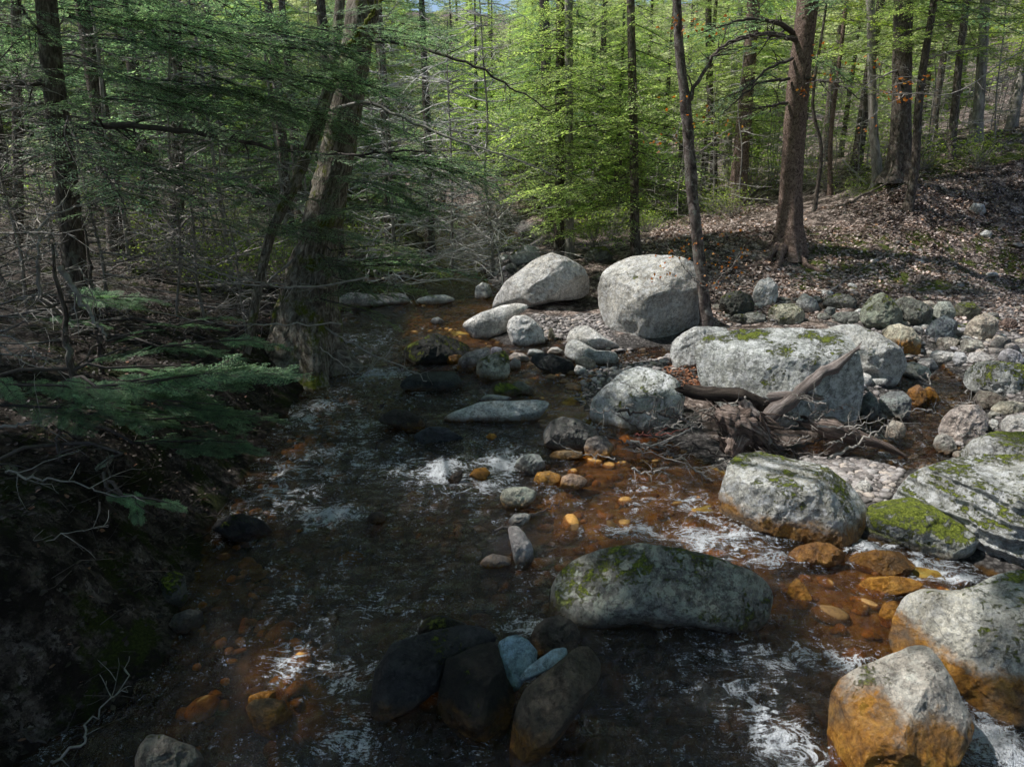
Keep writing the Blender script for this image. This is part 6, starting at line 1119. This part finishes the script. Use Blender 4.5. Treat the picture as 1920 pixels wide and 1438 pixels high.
# low leafy shrubs on the terrace
SH = []
for i in range(3):
    rt = empty("leafy_shrub", (0, 0, 0), "shrub", "shrub"); q = np.random.default_rng(i + 5); B = q.normal(0, .3, (420, 3)) * [1, 1, .7] + [0, 0, .42]; B = B[B[:, 2] > .03]; D = q.normal(size=B.shape); D[:, 2] *= .4; D /= np.linalg.norm(D, axis=1)[:, None]; Wv = np.cross(D, [0, 0, 1.0] + q.normal(0, .4, B.shape)); Wv /= np.linalg.norm(Wv, axis=1)[:, None]
    build("foliage", [quads(B, D, Wv, q.uniform(.03, .07, len(B)), q.uniform(.012, .024, len(B)))], M_UNDER, rt); k = q.integers(0, len(B), 40); build("stems", [strip3(q.normal(0, .04, (40, 3)) * [1, 1, 0], B[k], np.full(40, .005))], M_TWIG, rt); SH.append(rt)
fs = set()
for lab, grp, x0, x1, y0, y1, n in [("low leafy shrub on the terrace behind the boulders", "leafy shrubs on the terrace", 3, 13, 18.5, 30, 46), ("low leafy shrub on the bank of the far stream bend", "leafy shrubs by the far stream bend", -6, 4, 17, 27, 26), ("low leafy shrub in the left wood", "leafy shrubs of the left wood", -11, -2.4, 10.5, 21, 34)]:
    for _ in range(n):
        x, y = r.uniform(x0, x1), r.uniform(y0, y1)
        if samp(SDG, x, y)[0] < .4: continue
        k = r.randrange(3); s = r.uniform(.6, 1.5); loc = (x, y, gz(x, y))
        if k not in fs: fs.add(k); SH[k].location = loc; SH[k].scale = (s,) * 3; SH[k]["label"] = lab; SH[k]["group"] = grp
        else: dup(SH[k], loc, r.uniform(0, 6.28), s, lab, grp)

# ------------------------------------------------------------------ unseen high sprays, added and laid along the sun rays to throw dappled shade
r = np.random.default_rng(99); g_ = .30
gx_, gy_ = np.meshgrid(np.arange(-9, 14, g_), np.arange(-4, 21, g_)); G0 = np.stack([gx_.ravel(), gy_.ravel()], -1); G0 = np.vstack([G0, G0 + g_ / 2]); G0 = G0 + r.uniform(-g_ / 2, g_ / 2, G0.shape)
G3 = np.stack([G0[:, 0], G0[:, 1], np.maximum(samp(GZ, G0[:, 0], G0[:, 1]), wlev(G0[:, 1]))], -1); lv = np.max([lit(G3 + np.array([a, b, 0])) for a, b in ((0, 0), (.3, 0), (-.3, 0), (0, .3), (0, -.3))], axis=0)
dark = sstep(1.5, -1.5, G3[:, 0] + (G3[:, 1] - 6) * .15)
keepc = (r.random(len(G3)) * .88 > lv * 1.25)
hh = r.uniform(6.2, 11, len(G3)) + np.where(G3[:, 1] > 12, 1.5, 0)
PC = G3 + SD * ((hh - G3[:, 2]) / SD[2])[:, None]; inf = in_frame(PC, 40); PC = PC[keepc & ~inf]
axes = [(rt, S) for rt, S in HERO if len(S)]; ax = np.array([[S[-12, 0], S[-12, 1]] for _, S in axes]); own = np.argmin(((PC[:, None, :2] - ax[None]) ** 2).sum(2), 1)
for i, (rt, S) in enumerate(axes):
    A = Acc(); pts = PC[own == i]
    for j, p in enumerate(pts):
        out = p[:2] - S[-12, :2]; a0 = math.atan2(out[1], out[0]) + r.normal(0, .5); s = r.uniform(.75, 1.25); A.put(SPC[j % 4], rotz(a0) @ roty(r.normal(.1, .15)) @ rotx(r.normal(0, .25)) * s, p - np.array([math.cos(a0), math.sin(a0), 0]) * .4 * s, False)
        if j % 24 == 0:
            hb_ = S[np.argmin(np.abs(S[:, 2] - (p[2] - .6))), :3]; mid = (hb_ + p) / 2 + [0, 0, .35]
            seg = hb_[None] * (1 - np.linspace(.1, 1, 7)[:, None]) + p[None] * np.linspace(.1, 1, 7)[:, None]
            if not in_frame(np.array([mid, p, hb_ * .3 + p * .7]), 10).any() and lit(shadow_ground(seg)).max() < .5: A.twig(np.array([hb_, mid, p]), np.array([.035, .022, .006]), 4)
    if A.L: build("added_shade_crown", A.L, M_HEM, rt)
    if A.W: build("added_shade_limbs", A.W, M_TWIGD, rt)
print("canopy sprays", len(PC))

# ------------------------------------------------------------------ litter
def litter(name, n, poly, m, seed, smin=.03, smax=.065, cover=None):
    r = np.random.default_rng(seed); wp = np.array([hit(a, b, False)[:2] for a, b in poly]); lo, hi = wp.min(0), wp.max(0); q = r.uniform(lo, hi, (n * 5, 2)); q3 = np.hstack([q, q[:, :1] * 0])
    ok = (sdist(q3, wp) < 0) & (samp(SDG, q[:, 0], q[:, 1]) > .05)
    if cover is not None: ok &= (fbm(q3 * 1.1, 3, seed) + r.uniform(-.3, .3, len(q))) > cover
    q = q[ok][:n]; z = samp(GZ, q[:, 0], q[:, 1]); B = np.stack([q[:, 0], q[:, 1], z + r.uniform(.002, .03, len(q))], -1); a = r.uniform(0, 6.28, len(q)); s = r.uniform(smin, smax, len(q))
    D = np.stack([np.cos(a), np.sin(a), r.normal(0, .35, len(q))], -1); D /= np.linalg.norm(D, axis=1)[:, None]; Wv = np.cross(D, np.array([0, 0, 1.0]) + r.normal(0, .35, D.shape)); Wv /= np.linalg.norm(Wv, axis=1)[:, None]
    up = np.cross(Wv, D); w = s * r.uniform(.28, .5, len(q)); f = r.uniform(-.2, .5, len(q)) * w
    V = np.stack([B, B + D * (s * .35)[:, None] + Wv * w[:, None] + up * f[:, None], B + D * (s * .8)[:, None] + Wv * (w * .55)[:, None] + up * f[:, None], B + D * s[:, None], B + D * (s * .8)[:, None] - Wv * (w * .55)[:, None] + up * f[:, None], B + D * (s * .35)[:, None] - Wv * w[:, None] + up * f[:, None]], 1).reshape(-1, 3)
    k = np.arange(len(q))[:, None] * 6; Fq = np.vstack([np.hstack([k, k + 1, k + 2, k + 3]), np.hstack([k, k + 3, k + 4, k + 5])])
    return tag(build(name, [(V, Fq)], m), kind="stuff")
litter("dead_leaves", 42000, [(1180, 478), (1260, 410), (1450, 390), (1600, 385), (1930, 240), (2100, 300), (2100, 620), (1600, 600), (1330, 600)], M_LITTER, 1, .03, .085, cover=-.12)
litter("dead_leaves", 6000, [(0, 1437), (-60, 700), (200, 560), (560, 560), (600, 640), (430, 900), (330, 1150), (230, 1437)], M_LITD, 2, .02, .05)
litter("rusty_leaves", 700, [(1240, 700), (1270, 660), (1320, 690), (1360, 740), (1300, 745)], M_LITR, 3, .03, .06)
litter("rusty_leaves", 260, [(1180, 478), (1320, 440), (1480, 470), (1600, 600), (1340, 600)], M_LITR, 4, .03, .06)
r2 = np.random.default_rng(8)
def twiglitter(name, n, poly, seed, lmin=.08, lmax=.35, m=None):
    r = np.random.default_rng(seed); wp = np.array([hit(a, b, False)[:2] for a, b in poly]); lo, hi = wp.min(0), wp.max(0); q = r.uniform(lo, hi, (n * 4, 2)); ok = (sdist(np.hstack([q, q[:, :1] * 0]), wp) < 0) & (samp(SDG, q[:, 0], q[:, 1]) > 0); q = q[ok][:n]; z = samp(GZ, q[:, 0], q[:, 1]) + r.uniform(.01, .12, len(q)); a = r.uniform(0, 6.28, len(q)); l = r.uniform(lmin, lmax, len(q))
    A = np.stack([q[:, 0], q[:, 1], z], -1); B = A + np.stack([np.cos(a) * l, np.sin(a) * l, r.normal(.02, .25, len(q)) * l], -1); M2 = B + (B - A) * .6 + r.normal(0, .05, A.shape)
    V, Fq = strip3(np.vstack([A, B]), np.vstack([B, M2]), np.concatenate([r.uniform(.0015, .004, len(q))] * 2)); return tag(build(name, [(V, Fq)], m or M_TWIG), kind="stuff")
twiglitter("twig_litter", 1100, [(0, 1437), (-60, 600), (200, 480), (560, 480), (600, 640), (430, 900), (330, 1150), (230, 1437)], 5, .05, .2, M_TWIGD)
twiglitter("twig_litter", 2200, [(-100, 640), (-100, 380), (620, 380), (640, 480), (560, 640), (300, 640)], 9, .2, .7)
twiglitter("twig_litter", 500, [(1180, 478), (1450, 400), (1930, 260), (2000, 620), (1330, 600)], 6)

# ------------------------------------------------------------------ light
sun = bpy.data.lights.new("sun", "SUN"); sun.energy = 5.0; sun.angle = R(.55); sun.color = (1, .975, .93); so = bpy.data.objects.new("sun", sun); col.objects.link(so)
so.rotation_euler = Vector([float(c) for c in SD]).to_track_quat("Z", "Y").to_euler(); so.location = (0, 0, 30)
w = bpy.data.worlds.new("World"); sc.world = w; w.use_nodes = True; nt = w.node_tree; nt.nodes.clear(); sk = nt.nodes.new("ShaderNodeTexSky"); sk.sky_type = "NISHITA"; sk.sun_disc = False; sk.sun_elevation = SUN_EL; sk.sun_rotation = SUN_AZ
bg = nt.nodes.new("ShaderNodeBackground"); bg.inputs[1].default_value = .15; ow = nt.nodes.new("ShaderNodeOutputWorld"); nt.links.new(sk.outputs[0], bg.inputs[0]); nt.links.new(bg.outputs[0], ow.inputs[0])
sc.view_settings.view_transform = "Standard"; sc.view_settings.look = "None"; sc.view_settings.exposure = 0
sc.render.engine = "CYCLES"; cy = sc.cycles; cy.max_bounces = 6; cy.adaptive_threshold = .03; cy.transparent_max_bounces = 12; cy.diffuse_bounces = 3; cy.glossy_bounces = 3; cy.transmission_bounces = 4; cy.caustics_reflective = False; cy.caustics_refractive = False; cy.sample_clamp_indirect = 6
cy.use_denoising = True
